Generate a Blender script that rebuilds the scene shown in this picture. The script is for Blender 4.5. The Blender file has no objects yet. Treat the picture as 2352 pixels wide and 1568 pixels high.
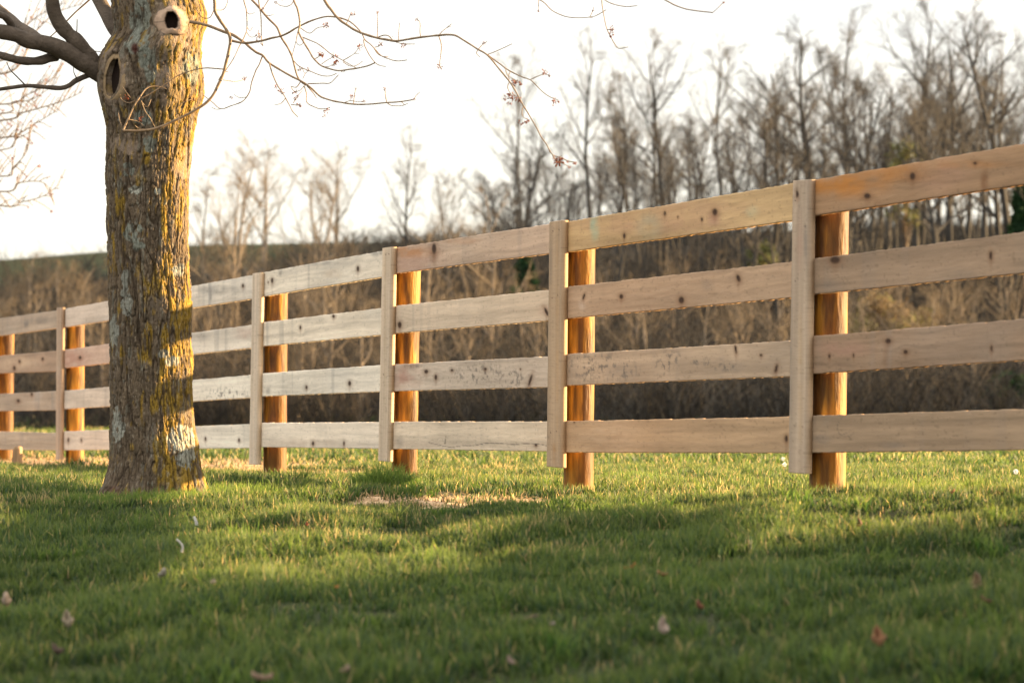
import bpy, math, random
import numpy as np
from mathutils import Vector

# ------------------------------------------------------------------ camera, sky, sun, exposure
scene = bpy.context.scene
COL = scene.collection
FPX = 6873.0                      # focal length in pixels of the 2352-wide photograph
PITCH = math.atan((1025 - 784) / FPX)

cam_d = bpy.data.cameras.new("camera")
cam = bpy.data.objects.new("camera", cam_d)
COL.objects.link(cam)
cam.location = (0, 0, 0)
cam.rotation_euler = (math.pi / 2 + PITCH, 0, 0)
cam_d.sensor_width = 36.0
cam_d.lens = 36.0 * FPX / 2352.0
cam_d.clip_start = 0.1
cam_d.clip_end = 3000
cam_d.dof.use_dof = True
cam_d.dof.focus_distance = 14.6
cam_d.dof.aperture_fstop = 4.4
scene.camera = cam

SUN_EL = math.radians(13.0)
SUN_AZ = math.radians(17.0)       # measured from +X towards +Y
SDIR = np.array([math.cos(SUN_EL) * math.cos(SUN_AZ), math.cos(SUN_EL) * math.sin(SUN_AZ), math.sin(SUN_EL)])

world = bpy.data.worlds.new("World")
scene.world = world
world.use_nodes = True
nt = world.node_tree
nt.nodes.clear()
wo = nt.nodes.new("ShaderNodeOutputWorld")
bg = nt.nodes.new("ShaderNodeBackground")
sky = nt.nodes.new("ShaderNodeTexSky")
sky.sky_type = 'NISHITA'
sky.sun_disc = False
sky.sun_elevation = SUN_EL
sky.sun_rotation = math.pi / 2 - SUN_AZ
geo = nt.nodes.new("ShaderNodeTexCoord")
mp = nt.nodes.new("ShaderNodeMapping")
mp.inputs['Scale'].default_value = (1.0, 1.0, 5.5)
nz = nt.nodes.new("ShaderNodeTexNoise")
nz.inputs['Scale'].default_value = 3.2
nz.inputs['Detail'].default_value = 5.0
nz.inputs['Roughness'].default_value = 0.5
cr = nt.nodes.new("ShaderNodeValToRGB")     # cloud brightness: grey bases to blown-out cloud
cr.color_ramp.elements[0].position = 0.32
cr.color_ramp.elements[0].color = (4.15, 4.18, 4.22, 1)
cr.color_ramp.elements[1].position = 0.45
cr.color_ramp.elements[1].color = (6.25, 6.0, 5.5, 1)
sep = nt.nodes.new("ShaderNodeSeparateXYZ")
hr = nt.nodes.new("ShaderNodeMapRange")     # warmer cloud towards the horizon
hr.inputs['From Min'].default_value = 0.0
hr.inputs['From Max'].default_value = 0.13
hr.inputs['To Min'].default_value = 1.0
hr.inputs['To Max'].default_value = 0.0
warm = nt.nodes.new("ShaderNodeMixRGB")
warm.blend_type = 'MULTIPLY'
warm.inputs[2].default_value = (1.04, 0.99, 0.88, 1)
lift = nt.nodes.new("ShaderNodeMapRange")   # cloud above the view brightened to add overhead light
lift.inputs['From Min'].default_value = 0.15
lift.inputs['From Max'].default_value = 0.45
lift.inputs['To Min'].default_value = 1.0
lift.inputs['To Max'].default_value = 1.95
scl = nt.nodes.new("ShaderNodeVectorMath")
scl.operation = 'SCALE'
mixs = nt.nodes.new("ShaderNodeMixRGB")
mixs.inputs[0].default_value = 0.86
L = nt.links.new
L(geo.outputs['Generated'], mp.inputs['Vector'])
L(mp.outputs[0], nz.inputs['Vector'])
L(nz.outputs['Fac'], cr.inputs[0])
L(geo.outputs['Generated'], sep.inputs[0])
L(sep.outputs['Z'], hr.inputs['Value'])
L(hr.outputs[0], warm.inputs[0])
L(cr.outputs[0], warm.inputs[1])
L(sky.outputs[0], mixs.inputs[1])
L(sep.outputs['Z'], lift.inputs['Value'])
L(warm.outputs[0], scl.inputs[0])
L(lift.outputs[0], scl.inputs['Scale'])
L(scl.outputs[0], mixs.inputs[2])
L(mixs.outputs[0], bg.inputs['Color'])
bg.inputs['Strength'].default_value = 0.033
L(bg.outputs[0], wo.inputs[0])

sun_d = bpy.data.lights.new("sun", 'SUN')
sun_d.energy = 5.0
sun_d.angle = math.radians(0.6)
sun_d.color = (1.0, 0.68, 0.34)
sun = bpy.data.objects.new("sun", sun_d)
COL.objects.link(sun)
sun.rotation_euler = Vector(SDIR).to_track_quat('Z', 'Y').to_euler()

scene.view_settings.view_transform = 'Standard'
scene.view_settings.look = 'None'
scene.view_settings.exposure = 2.75
scene.view_settings.gamma = 1.0
scene.cycles.max_bounces = 6
scene.cycles.diffuse_bounces = 3
scene.cycles.transmission_bounces = 3
scene.cycles.use_denoising = True

rng = np.random.default_rng(7)
R = random.Random(11)

# ------------------------------------------------------------------ small maths
CA, SA = math.cos(PITCH), math.sin(PITCH)

def ray(px, py):
    u, w = px - 1176.0, 784.0 - py
    return np.array([u, FPX * CA - w * SA, FPX * SA + w * CA])

def at(px, py, Y):
    """world point at distance Y on the line of sight measured in the photograph"""
    r = ray(px, py)
    return r * (Y / r[1])

def project(P):
    P = np.asarray(P, float)
    d = P[..., 1] * CA + P[..., 2] * SA
    v = -P[..., 1] * SA + P[..., 2] * CA
    return 1176 + FPX * P[..., 0] / d, 784 - FPX * v / d

def sstep(a, b, x):
    t = np.clip((x - a) / (b - a), 0, 1)
    return t * t * (3 - 2 * t)

def _h(i, j, k, s):
    n = (i * 374761393 + j * 668265263 + k * 2147483647 + s * 1274126177) & 0xFFFFFFFF
    n = ((n ^ (n >> 13)) * 1274126177) & 0xFFFFFFFF
    n = ((n ^ (n >> 16)) * 2246822519) & 0xFFFFFFFF
    return ((n ^ (n >> 15)) & 0xFFFFFF) / float(0xFFFFFF)

def vnoise(x, y, z=0.0, s=0):
    x, y, z = np.broadcast_arrays(np.asarray(x, float), np.asarray(y, float), np.asarray(z, float))
    xi, yi, zi = np.floor(x).astype(np.int64), np.floor(y).astype(np.int64), np.floor(z).astype(np.int64)
    fx, fy, fz = x - xi, y - yi, z - zi
    fx, fy, fz = fx * fx * (3 - 2 * fx), fy * fy * (3 - 2 * fy), fz * fz * (3 - 2 * fz)
    out = 0
    for a in (0, 1):
        for b in (0, 1):
            for c in (0, 1):
                w = (fx if a else 1 - fx) * (fy if b else 1 - fy) * (fz if c else 1 - fz)
                out = out + w * _h(xi + a, yi + b, zi + c, s)
    return out * 2 - 1

def fbm(x, y, z=0.0, s=0, o=4):
    t, a, f = 0, 1.0, 1.0
    for k in range(o):
        t = t + a * vnoise(np.asarray(x) * f + 17.3 * k, np.asarray(y) * f, np.asarray(z) * f, s + k)
        a *= 0.5
        f *= 2.03
    return t / 1.9

# ------------------------------------------------------------------ mesh helpers
def mesh_np(name, verts, faces, colors=None, smooth=False):
    """faces: list of int arrays (n,3) or (n,4)"""
    me = bpy.data.meshes.new(name)
    verts = np.asarray(verts, np.float32)
    me.vertices.add(len(verts))
    me.vertices.foreach_set('co', verts.ravel())
    fl = [np.asarray(f, np.int32) for f in faces if len(f)]
    nl = sum(f.size for f in fl)
    npoly = sum(len(f) for f in fl)
    me.loops.add(nl)
    me.loops.foreach_set('vertex_index', np.concatenate([f.ravel() for f in fl]))
    me.polygons.add(npoly)
    tot = np.concatenate([np.full(len(f), f.shape[1], np.int32) for f in fl])
    st = np.concatenate([[0], np.cumsum(tot)[:-1]]).astype(np.int32)
    me.polygons.foreach_set('loop_start', st)
    me.polygons.foreach_set('loop_total', tot)
    if smooth:
        me.polygons.foreach_set('use_smooth', np.ones(npoly, bool))
    me.update(calc_edges=True)
    me.validate()
    if colors is not None:
        ca = me.color_attributes.new('tint', 'FLOAT_COLOR', 'POINT')
        c = np.ones((len(verts), 4), np.float32)
        c[:, :3] = colors
        ca.data.foreach_set('color', c.ravel())
    return me

def link(name, me, mat, parent=None):
    o = bpy.data.objects.new(name, me)
    COL.objects.link(o)
    if me is not None and mat is not None and not me.materials:
        me.materials.append(mat)
    if parent is not None:
        o.parent = parent
    return o

def tag(o, label=None, cat=None, group=None, kind=None):
    if label: o['label'] = label
    if cat: o['category'] = cat
    if group: o['group'] = group
    if kind: o['kind'] = kind
    return o

def thing(name, label, cat, loc=(0, 0, 0), group=None):
    o = bpy.data.objects.new(name, None)
    COL.objects.link(o)
    o.location = [float(v) for v in loc]
    o.empty_display_size = 0.2
    return tag(o, label, cat, group)

def rel(o, parent):
    """child built in world coordinates under an empty that only has a location"""
    o.parent = parent
    o.matrix_parent_inverse.identity()
    p = parent
    off = Vector((0, 0, 0))
    while p is not None:
        off += p.location
        p = p.parent
    o.location = o.location - off
    return o

class Tubes:
    """collects tubes along polylines"""
    def __init__(self):
        self.V, self.F, self.C, self.n = [], [], [], 0
    def poly(self, P, rad, sides=7, col=None):
        P = np.asarray(P, float)
        rad = np.asarray(rad, float)
        n = len(P)
        T = np.gradient(P, axis=0)
        T /= np.linalg.norm(T, axis=1)[:, None] + 1e-9
        ref = np.array([0.13, 1.0, 0.21])
        A = np.cross(T, ref)
        A /= np.linalg.norm(A, axis=1)[:, None] + 1e-9
        B = np.cross(T, A)
        a = np.linspace(0, 2 * np.pi, sides, endpoint=False)
        ring = P[:, None] + rad[:, None, None] * (A[:, None] * np.cos(a)[None, :, None] + B[:, None] * np.sin(a)[None, :, None])
        i = np.arange(n - 1)[:, None] * sides
        j = np.arange(sides)[None]
        k = (j + 1) % sides
        f = np.stack([i + j, i + k, i + sides + k, i + sides + j], -1).reshape(-1, 4) + self.n
        self.V.append(ring.reshape(-1, 3))
        self.F.append(f)
        if col is not None:
            self.C.append(np.tile(col, (n * sides, 1)))
        self.n += n * sides
    def mesh(self, name, smooth=True):
        c = np.concatenate(self.C) if self.C else None
        return mesh_np(name, np.concatenate(self.V), [np.concatenate(self.F)], c, smooth)

def segs_mesh(name, S, sides=3, col=None):
    """S: (n,8) array p0,r0,p1,r1 -> separate prisms in one mesh"""
    S = np.asarray(S, float)
    p0, r0, p1, r1 = S[:, 0:3], S[:, 3], S[:, 4:7], S[:, 7]
    T = p1 - p0
    T /= np.linalg.norm(T, axis=1)[:, None] + 1e-9
    A = np.cross(T, np.array([0.21, 0.9, 0.13]))
    A /= np.linalg.norm(A, axis=1)[:, None] + 1e-9
    B = np.cross(T, A)
    a = np.linspace(0, 2 * np.pi, sides, endpoint=False)
    d = A[:, None] * np.cos(a)[None, :, None] + B[:, None] * np.sin(a)[None, :, None]
    v = np.concatenate([p0[:, None] + d * r0[:, None, None], p1[:, None] + d * r1[:, None, None]], 1)
    n = len(S)
    b = np.arange(n)[:, None] * 2 * sides
    j = np.arange(sides)[None]
    k = (j + 1) % sides
    f = np.stack([b + j, b + k, b + sides + k, b + sides + j], -1).reshape(-1, 4)
    c = None if col is None else np.repeat(col, 2 * sides, axis=0)
    return mesh_np(name, v.reshape(-1, 3), [f], c, True)

def catmull(P, step):
    P = np.asarray(P, float)
    out = []
    n = len(P)
    for i in range(n - 1):
        p0, p1, p2, p3 = P[max(i - 1, 0)], P[i], P[i + 1], P[min(i + 2, n - 1)]
        m = max(2, int(np.linalg.norm((p2 - p1)[:2]) / step))
        for t in np.arange(m) / m:
            out.append(0.5 * ((2 * p1) + (-p0 + p2) * t + (2 * p0 - 5 * p1 + 4 * p2 - p3) * t * t + (-p0 + 3 * p1 - 3 * p2 + p3) * t ** 3))
    out.append(P[-1])
    return np.array(out)

# ------------------------------------------------------------------ materials
def mat(name, color=(0.5, 0.5, 0.5), rough=0.85, attr=True, var=0.12, scale=40.0, bump=0.0, stretch=(1, 1, 1), transl=0.0, spec=0.3, bscale=None):
    m = bpy.data.materials.new(name)
    m.use_nodes = True
    t = m.node_tree
    bs = t.nodes['Principled BSDF']
    bs.inputs['Roughness'].default_value = rough
    bs.inputs['Specular IOR Level'].default_value = spec
    tc = t.nodes.new('ShaderNodeTexCoord')
    mpn = t.nodes.new('ShaderNodeMapping')
    mpn.inputs['Scale'].default_value = stretch
    t.links.new(tc.outputs['Object'], mpn.inputs['Vector'])
    n1 = t.nodes.new('ShaderNodeTexNoise')
    n1.inputs['Scale'].default_value = scale
    n1.inputs['Detail'].default_value = 6
    t.links.new(mpn.outputs[0], n1.inputs['Vector'])
    mr = t.nodes.new('ShaderNodeMapRange')
    mr.inputs['From Min'].default_value = 0.3
    mr.inputs['From Max'].default_value = 0.7
    mr.inputs['To Min'].default_value = 1 - var
    mr.inputs['To Max'].default_value = 1 + var
    t.links.new(n1.outputs['Fac'], mr.inputs['Value'])
    mul = t.nodes.new('ShaderNodeVectorMath')
    mul.operation = 'SCALE'
    if attr:
        at_ = t.nodes.new('ShaderNodeAttribute')
        at_.attribute_name = 'tint'
        t.links.new(at_.outputs['Color'], mul.inputs[0])
    else:
        mul.inputs[0].default_value = color
    t.links.new(mr.outputs[0], mul.inputs['Scale'])
    t.links.new(mul.outputs[0], bs.inputs['Base Color'])
    if bump:
        n2 = t.nodes.new('ShaderNodeTexNoise')
        n2.inputs['Scale'].default_value = bscale or scale * 2
        n2.inputs['Detail'].default_value = 5
        t.links.new(mpn.outputs[0], n2.inputs['Vector'])
        bp = t.nodes.new('ShaderNodeBump')
        bp.inputs['Strength'].default_value = bump
        bp.inputs['Distance'].default_value = 0.01
        t.links.new(n2.outputs['Fac'], bp.inputs['Height'])
        t.links.new(bp.outputs[0], bs.inputs['Normal'])
    if transl:
        tr = t.nodes.new('ShaderNodeBsdfTranslucent')
        t.links.new(mul.outputs[0], tr.inputs['Color'])
        mx = t.nodes.new('ShaderNodeMixShader')
        mx.inputs[0].default_value = transl
        t.links.new(bs.outputs[0], mx.inputs[1])
        t.links.new(tr.outputs[0], mx.inputs[2])
        t.links.new(mx.outputs[0], t.nodes['Material Output'].inputs['Surface'])
    return m

M_ground = mat('soil_and_turf', var=0.25, scale=9, bump=0.5, bscale=60, rough=0.95, spec=0.1)
M_hill = mat('leaf_litter', var=0.3, scale=1.2, rough=0.95, spec=0.05)
M_grass = mat('grass_blades', var=0.08, scale=30, rough=0.55, transl=0.6, spec=0.35)
M_board = mat('rough_sawn_board', var=0.07, scale=3.0, stretch=(4, 4, 60), bump=0.25, rough=0.8, bscale=14, spec=0.2)
M_post = mat('treated_post', var=0.45, scale=10, stretch=(4, 4, 0.6), bump=0.5, rough=0.6, bscale=20, spec=0.22)
M_bark = mat('tree_bark', var=0.22, scale=60, stretch=(1, 1, 0.6), bump=0.8, bscale=110, rough=0.9, spec=0.2)
M_twig = mat('twig_bark', color=(0.17, 0.11, 0.06), attr=False, var=0.25, scale=60, rough=0.6, spec=0.35)
M_limb = mat('limb_bark', color=(0.085, 0.066, 0.052), attr=False, var=0.3, scale=22, bump=0.6, bscale=80, rough=0.85, spec=0.2)
M_bud = mat('red_blossom', color=(0.20, 0.05, 0.02), attr=False, var=0.4, scale=70, rough=0.7, transl=0.35)
M_wtrunk = mat('wood_trunks', attr=True, var=0.25, scale=2.0, rough=0.9, spec=0.1)
M_wcrown = mat('wood_twigs', attr=True, var=0.2, scale=1.5, rough=0.9, spec=0.1)
M_brush = mat('brush_stems', attr=True, var=0.15, scale=1.0, rough=0.85, spec=0.1)
M_ever = mat('evergreen_needles', attr=True, var=0.2, scale=4.0, rough=0.75, transl=0.15, spec=0.2)
M_leaf = mat('dead_leaf', attr=True, var=0.2, scale=80, rough=0.75, transl=0.2)
M_straw = mat('dry_straw', attr=True, var=0.15, scale=60, rough=0.8, transl=0.2)

# ------------------------------------------------------------------ terrain
PY = np.array([0, 3, 5, 7, 8.5, 10, 11, 12, 13, 14.4, 17, 20, 25, 35, 50, 65, 80])
PZ = np.array([-1.35, -1.02, -.78, -.56, -.46, -.368, -.312, -.270, -.247, -.222, -.203, -.165, -.13, .0, .13, .28, .42])

def smooth_profile():
    ys = np.linspace(0, 80, 801)
    zs = np.interp(ys, PY, PZ)
    k = np.hanning(13); k /= k.sum()
    pad = np.concatenate([np.full(6, zs[0]), zs, np.full(6, zs[-1])])
    return ys, np.convolve(pad, k, 'valid')
_PYS, _PZS = smooth_profile()

CX = np.array([-60, -25.7, -16.3, -3.8, 4.9, 25.7, 60.0])
CZ = np.array([8.9, 9.35, 10.1, 10.3, 10.6, 11.1, 12.0])

def ground_z(X, Y):
    X, Y = np.asarray(X, float), np.asarray(Y, float)
    z = np.interp(Y, _PYS, _PZS)
    z = z + 0.045 * np.clip(X, -4, 4) * (1 - sstep(10.5, 13.0, Y))
    z = z + .062 * sstep(.45, 1.25, X) * np.exp(-((Y - 11.6) / 1.3) ** 2)
    near = 1 - sstep(40, 60, Y)
    z = z + near * (0.018 * vnoise(X * 1.3, Y * 1.3, s=3) + 0.010 * vnoise(X * 3.1, Y * 3.1, s=4))
    zc = np.interp(X * 150 / np.maximum(Y, 60), CX, CZ)
    t = np.clip((Y - 72) / (150 - 72), 0, 1)
    hill = 0.34 + (zc - 0.34) * (0.75 * t + 0.25 * sstep(0, 1, t))
    hill = hill - 0.03 * np.maximum(Y - 150, 0) + 0.25 * vnoise(X * .08, Y * .08, s=9) * t * (1 - t) * 4
    w = sstep(64, 76, Y)
    return z * (1 - w) + hill * w

def dirt(X, Y):
    """bare sandy soil 0..1"""
    n = fbm(X * 2.3, Y * 2.3, s=21, o=3)
    m = np.zeros(np.shape(X))
    for (px, y, rx, ry) in DIRT:
        cx = (px - 1176) / FPX * y
        q = np.sqrt(((X - cx) / rx) ** 2 + ((Y - y) / ry) ** 2)
        m = np.maximum(m, 1 - sstep(0.55, 1.25, q + 0.6 * n))
    return np.clip(m * (1 + .7 * vnoise(X * 11, Y * 7, s=22) + .4 * vnoise(X * 34, Y * 22, s=23)), 0, 1)

DIRT = [(960, 13.2, .26, .7), (1060, 13.4, .30, .85), (1180, 13.4, .28, .6), (1010, 12.9, .26, .5), (1450, 14.2, .3, .28), (1330, 14.5, .22, .25),
        (40, 24.5, 1.7, 2.6), (230, 23.5, 1.5, 2.4), (470, 22.0, 1.0, 1.7), (560, 21.4, .5, 1.3), (-250, 25, 2.0, 2.6), (1900, 12.1, .25, .22), (700, 19.5, .5, .5)]

def build_ground():
    ys = np.concatenate([np.arange(0.5, 5, .25), np.arange(5, 16, .06), np.arange(16, 30, .14), np.arange(30, 64, .8), np.arange(64, 76, 1.5)])
    us = np.concatenate([np.linspace(-1.0, -.27, 14)[:-1], np.linspace(-.27, .27, 220), np.linspace(.27, 1.0, 14)[1:]])
    Yg, Ug = np.meshgrid(ys, us, indexing='ij')
    Xg = Ug * (Yg + 6)
    Z = ground_z(Xg, Yg)
    V = np.stack([Xg, Yg, Z], -1).reshape(-1, 3)
    nr, nc = Xg.shape
    i = np.arange(nr - 1)[:, None] * nc + np.arange(nc - 1)[None]
    F = np.stack([i, i + 1, i + nc + 1, i + nc], -1).reshape(-1, 4)
    x, y = V[:, 0], V[:, 1]
    d = dirt(x, y)[:, None]
    n = fbm(x * 1.5, y * 1.5, s=31)[:, None]
    n2 = vnoise(x * 22, y * 22, s=33)[:, None]
    turf = np.array([.030, .034, .014]) * (1 + .4 * n) + np.array([.035, .03, .01]) * sstep(25, 60, y)[:, None]
    n3 = vnoise(x * 60, y * 45, s=34)[:, None]
    sand = np.array([.36, .245, .15]) * (1 + .3 * n + .3 * n2 + .25 * n3)
    c = turf * (1 - d) + sand * d
    tag(link('lawn_ground', mesh_np('lawn_ground', V, [F], c, True), M_ground), kind='structure')

    ys = np.concatenate([np.arange(75.9, 150, 1.6), np.arange(150, 420, 12)])
    xs = np.concatenate([np.linspace(-260, -50, 22)[:-1], np.linspace(-50, 50, 70), np.linspace(50, 260, 22)[1:]])
    Yg, Xg = np.meshgrid(ys, xs, indexing='ij')
    Z = ground_z(Xg, Yg)
    V = np.stack([Xg, Yg, Z], -1).reshape(-1, 3)
    nr, nc = Xg.shape
    i = np.arange(nr - 1)[:, None] * nc + np.arange(nc - 1)[None]
    F = np.stack([i, i + 1, i + nc + 1, i + nc], -1).reshape(-1, 4)
    x, y = V[:, 0], V[:, 1]
    n = fbm(x * .15, y * .15, s=41)[:, None]
    base = np.array([.026, .023, .020]) * (1 + .35 * n)
    px = 1176 + FPX * x / y
    field = (sstep(118, 134, y) * (1 - sstep(700, 1100, px)))[:, None] * .9
    c = base * (1 - field) + np.array([.018, .026, .010]) * (1 + .2 * n) * field
    tag(link('hill', mesh_np('hill', V, [F], c, True), M_hill), kind='structure')
build_ground()

# ------------------------------------------------------------------ grass
def blades(name, X, Y, H, W, C, lean=0.45, mat_=None, flat=False):
    n = len(X)
    Z = ground_z(X, Y) - 0.004
    yaw = rng.uniform(0, 2 * np.pi, n)
    ld = rng.uniform(0, 2 * np.pi, n)
    lm = np.abs(rng.normal(0, lean, n)) * H
    if flat:
        lm = H * rng.uniform(.7, 1.2, n); H = H * .30
    a = np.stack([np.cos(yaw), np.sin(yaw), np.zeros(n)], 1) * W[:, None] * .5
    base = np.stack([X, Y, Z], 1)
    off = np.stack([np.cos(ld) * lm, np.sin(ld) * lm, np.zeros(n)], 1)
    up = np.zeros((n, 3)); up[:, 2] = H
    mid = base + off * .32 + up * .55
    tip = base + off + up * (1 - .12 * np.minimum(lm / np.maximum(H, 1e-6), 1.5))[:, None]
    V = np.stack([base - a, base + a, mid - a * .8, mid + a * .8, tip], 1).reshape(-1, 3)
    b = np.arange(n)[:, None] * 5
    Fq = b + np.array([[0, 1, 3, 2]])
    Ft = b + np.array([[2, 3, 4]])
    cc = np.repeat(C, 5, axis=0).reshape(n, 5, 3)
    cc[:, :2] *= .45  # blade bases darkened, painting in the shade between blades
    cc[:, 4] = cc[:, 4] * 1.2 + np.array([.115, .115, .026])  # tips tinted bright and yellow, painting in sun caught on them
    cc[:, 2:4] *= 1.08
    return mesh_np(name, V, [Fq, Ft], cc.reshape(-1, 3))

def scatter(n, y0, y1, half=.23, margin=1.1, power=1.0):
    Y = y0 + (y1 - y0) * rng.random(n) ** power
    w = half * Y + margin
    p = w / (half * y1 + margin)
    keep = rng.random(n) < p
    Y, w = Y[keep], w[keep]
    return rng.uniform(-1, 1, len(Y)) * w, Y

def grass_zone(name, n, y0, y1, h, w, power=1.0, dead=.07):
    X, Y = scatter(n, y0, y1, power=power)
    d = dirt(X, Y)
    cl = np.clip(fbm(X * 2.6, Y * 2.0, s=51, o=4) * 1.5, -1, 1)
    cl2 = fbm(X * .55, Y * .8, s=52, o=2)
    fine = vnoise(X * 9, Y * 9, s=55)
    keep = (rng.random(len(X)) > d * .93) & (rng.random(len(X)) < .72 + .55 * cl + .35 * fine)
    tx, ty = at(345, 1135, 13.5)[0], 13.5
    keep &= np.hypot(X - tx, Y - ty) > .20
    keep_i = np.nonzero(keep)[0]
    X, Y, cl, cl2, fine = X[keep], Y[keep], cl[keep], cl2[keep], fine[keep]
    H = h * (1 + .62 * cl + .3 * fine) * rng.uniform(.45, 1.45, len(X))
    H = np.maximum(H, h * .3) * (1 - .62 * d[keep_i])
    H = H * (1 - .6 * np.exp(-((Y - 12.2) / .6) ** 2) * np.exp(-((X + .2) / .45) ** 2))
    t = rng.random(len(X))[:, None]
    g1, g2, g3 = np.array([.006, .027, .006]), np.array([.054, .094, .018]), np.array([.034, .068, .036])
    C = g1 * (1 - t) + g2 * t
    k = rng.random(len(X))
    C = np.where((k < .22)[:, None], g3, C)
    C = C * (1 + .25 * cl2 + .10 * cl)[:, None]
    C = C * (1 - .0 * k[:, None])
    dead_p = dead + .30 * sstep(.30, .8, fbm(X * 1.1 + 9, Y * 1.1, s=58, o=3))
    C = np.where((k > 1 - dead_p)[:, None], np.array([.34, .25, .12]) * rng.uniform(.7, 1.2, (len(X), 1)), C)
    C = np.where((rng.random(len(X)) < d[keep_i] * .8)[:, None], np.array([.38, .27, .15]) * rng.uniform(.5, 1.2, (len(X), 1)), C)
    W = w * rng.uniform(.7, 1.3, len(X))
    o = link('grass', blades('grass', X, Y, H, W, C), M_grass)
    return o

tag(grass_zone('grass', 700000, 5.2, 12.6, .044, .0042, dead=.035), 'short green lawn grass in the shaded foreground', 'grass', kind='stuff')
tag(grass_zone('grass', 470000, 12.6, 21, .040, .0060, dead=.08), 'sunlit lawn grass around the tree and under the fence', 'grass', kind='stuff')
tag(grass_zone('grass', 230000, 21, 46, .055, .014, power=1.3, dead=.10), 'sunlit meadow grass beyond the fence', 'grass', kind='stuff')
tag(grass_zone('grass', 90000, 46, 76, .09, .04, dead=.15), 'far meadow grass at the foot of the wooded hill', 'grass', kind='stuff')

def tuft(px, y, n, rad, h, w, label, group=None):
    cx = (px - 1176) / FPX * y
    r = rad * np.sqrt(rng.random(n)); a = rng.uniform(0, 6.283, n)
    X, Y = cx + r * np.cos(a), y + r * np.sin(a) * .8
    H = h * rng.uniform(.5, 1.2, n) * (1 - .5 * (r / rad) ** 2)
    t = rng.random(n)[:, None]
    C = np.array([.045, .10, .014]) * (1 - t) + np.array([.10, .16, .03]) * t
    me = blades('grass_tuft', X, Y, H, np.full(n, w), C, lean=.55)
    base = np.array([cx, y, float(ground_z(cx, y))])
    co = np.empty(len(me.vertices) * 3, np.float32); me.vertices.foreach_get('co', co)
    co = co.reshape(-1, 3) - base; me.vertices.foreach_set('co', co.ravel().astype(np.float32))
    o = link('grass_tuft', me, M_grass); o.location = base.tolist()
    tag(o, label, 'grass tuft', group)

tuft(885, 14.6, 900, .17, .15, .006, 'thick dark green grass tuft at the foot of the third post from the right')
tuft(345, 13.05, 1300, .30, .085, .005, 'long grass clump growing against the front of the big tree base')
tuft(205, 12.9, 700, .20, .075, .005, 'dark grass clump beside the spreading left root of the big tree')
tuft(470, 13.1, 1100, .24, .09, .005, 'grass clump at the right foot of the big tree trunk')
tuft(545, 13.6, 700, .22, .10, .006, 'taller grass clump between the big tree and the fence')
tuft(2170, 13.6, 1500, .45, .08, .007, 'dark grass clump behind the rightmost post under the bottom rail')
tuft(1470, 17.5, 600, .25, .07, .007, 'low dark weed clump on the meadow behind the middle bay')

def coarse(n, y0, y1, seed):
    g = np.random.default_rng(seed)
    cx, cy = scatter(n, y0, y1)
    m = 42
    X = np.repeat(cx, m) + g.normal(0, .035, len(cx) * m)
    Y = np.repeat(cy, m) + g.normal(0, .045, len(cx) * m)
    k = dirt(X, Y) < .4
    sz = np.repeat(g.uniform(.55, 1.25, len(cx)), m)[k]
    tone = np.repeat(g.uniform(.6, 1.35, len(cx)), m)[k][:, None]
    X, Y = X[k], Y[k]
    t = g.random((len(X), 1))
    C = (np.array([.022, .060, .010]) * (1 - t) + np.array([.075, .115, .022]) * t) * tone
    tag(link('coarse_grass', blades('coarse_grass', X, Y, .072 * sz * g.uniform(.5, 1.2, len(X)), .0062 * sz, C, lean=.7), M_grass),
        'coarser darker grass clumps dotted through the lawn', 'grass', kind='stuff')
coarse(950, 5.6, 16, 77)

# straw on the bare soil
def straw():
    V = []
    X, Y = scatter(90000, 12, 28)
    k = dirt(X, Y) > .2
    X, Y = X[k][:9000], Y[k][:9000]
    n = len(X)
    t = rng.random((n, 1))
    C = np.array([.50, .36, .20]) * (1 - t) + np.array([.30, .19, .10]) * t
    tag(link('straw', blades('straw', X, Y, rng.uniform(.03, .11, n), np.full(n, .006), C, flat=True), M_straw),
        'dry straw bits scattered on the bare sandy soil', 'straw', kind='stuff')
straw()

# ------------------------------------------------------------------ fence
PA, PB = 0.4134, 6.159            # rail face plane: X + PA*Y = PB
NL = math.hypot(1, PA)
NB = np.array([1, PA, 0]) / NL    # pointing behind the fence
FD = np.array([-PA, 1, 0]) / NL   # along the fence, away from the camera

def on_fence(px, py, off=0.0):
    r = ray(px, py)
    return r * ((PB + off * NL) / (r[0] + PA * r[1]))

def splat(px, py, cx, cy, rx, ry, ang=0.0, soft=.5):
    """smooth ellipse mask in design pixels"""
    dx, dy = px - cx, py - cy
    c, s = math.cos(ang), math.sin(ang)
    q = np.sqrt(((dx * c + dy * s) / rx) ** 2 + ((-dx * s + dy * c) / ry) ** 2)
    return 1 - sstep(1 - soft, 1 + soft, q)

KNOT = np.array([.025, .012, .008])
BROWN = np.array([.16, .075, .035])
GREY = np.array([.13, .12, .115])
ORANGE = np.array([.42, .17, .035])
TEAL = np.array([.24, .42, .34])
PINK = np.array([.36, .20, .15])

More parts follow.
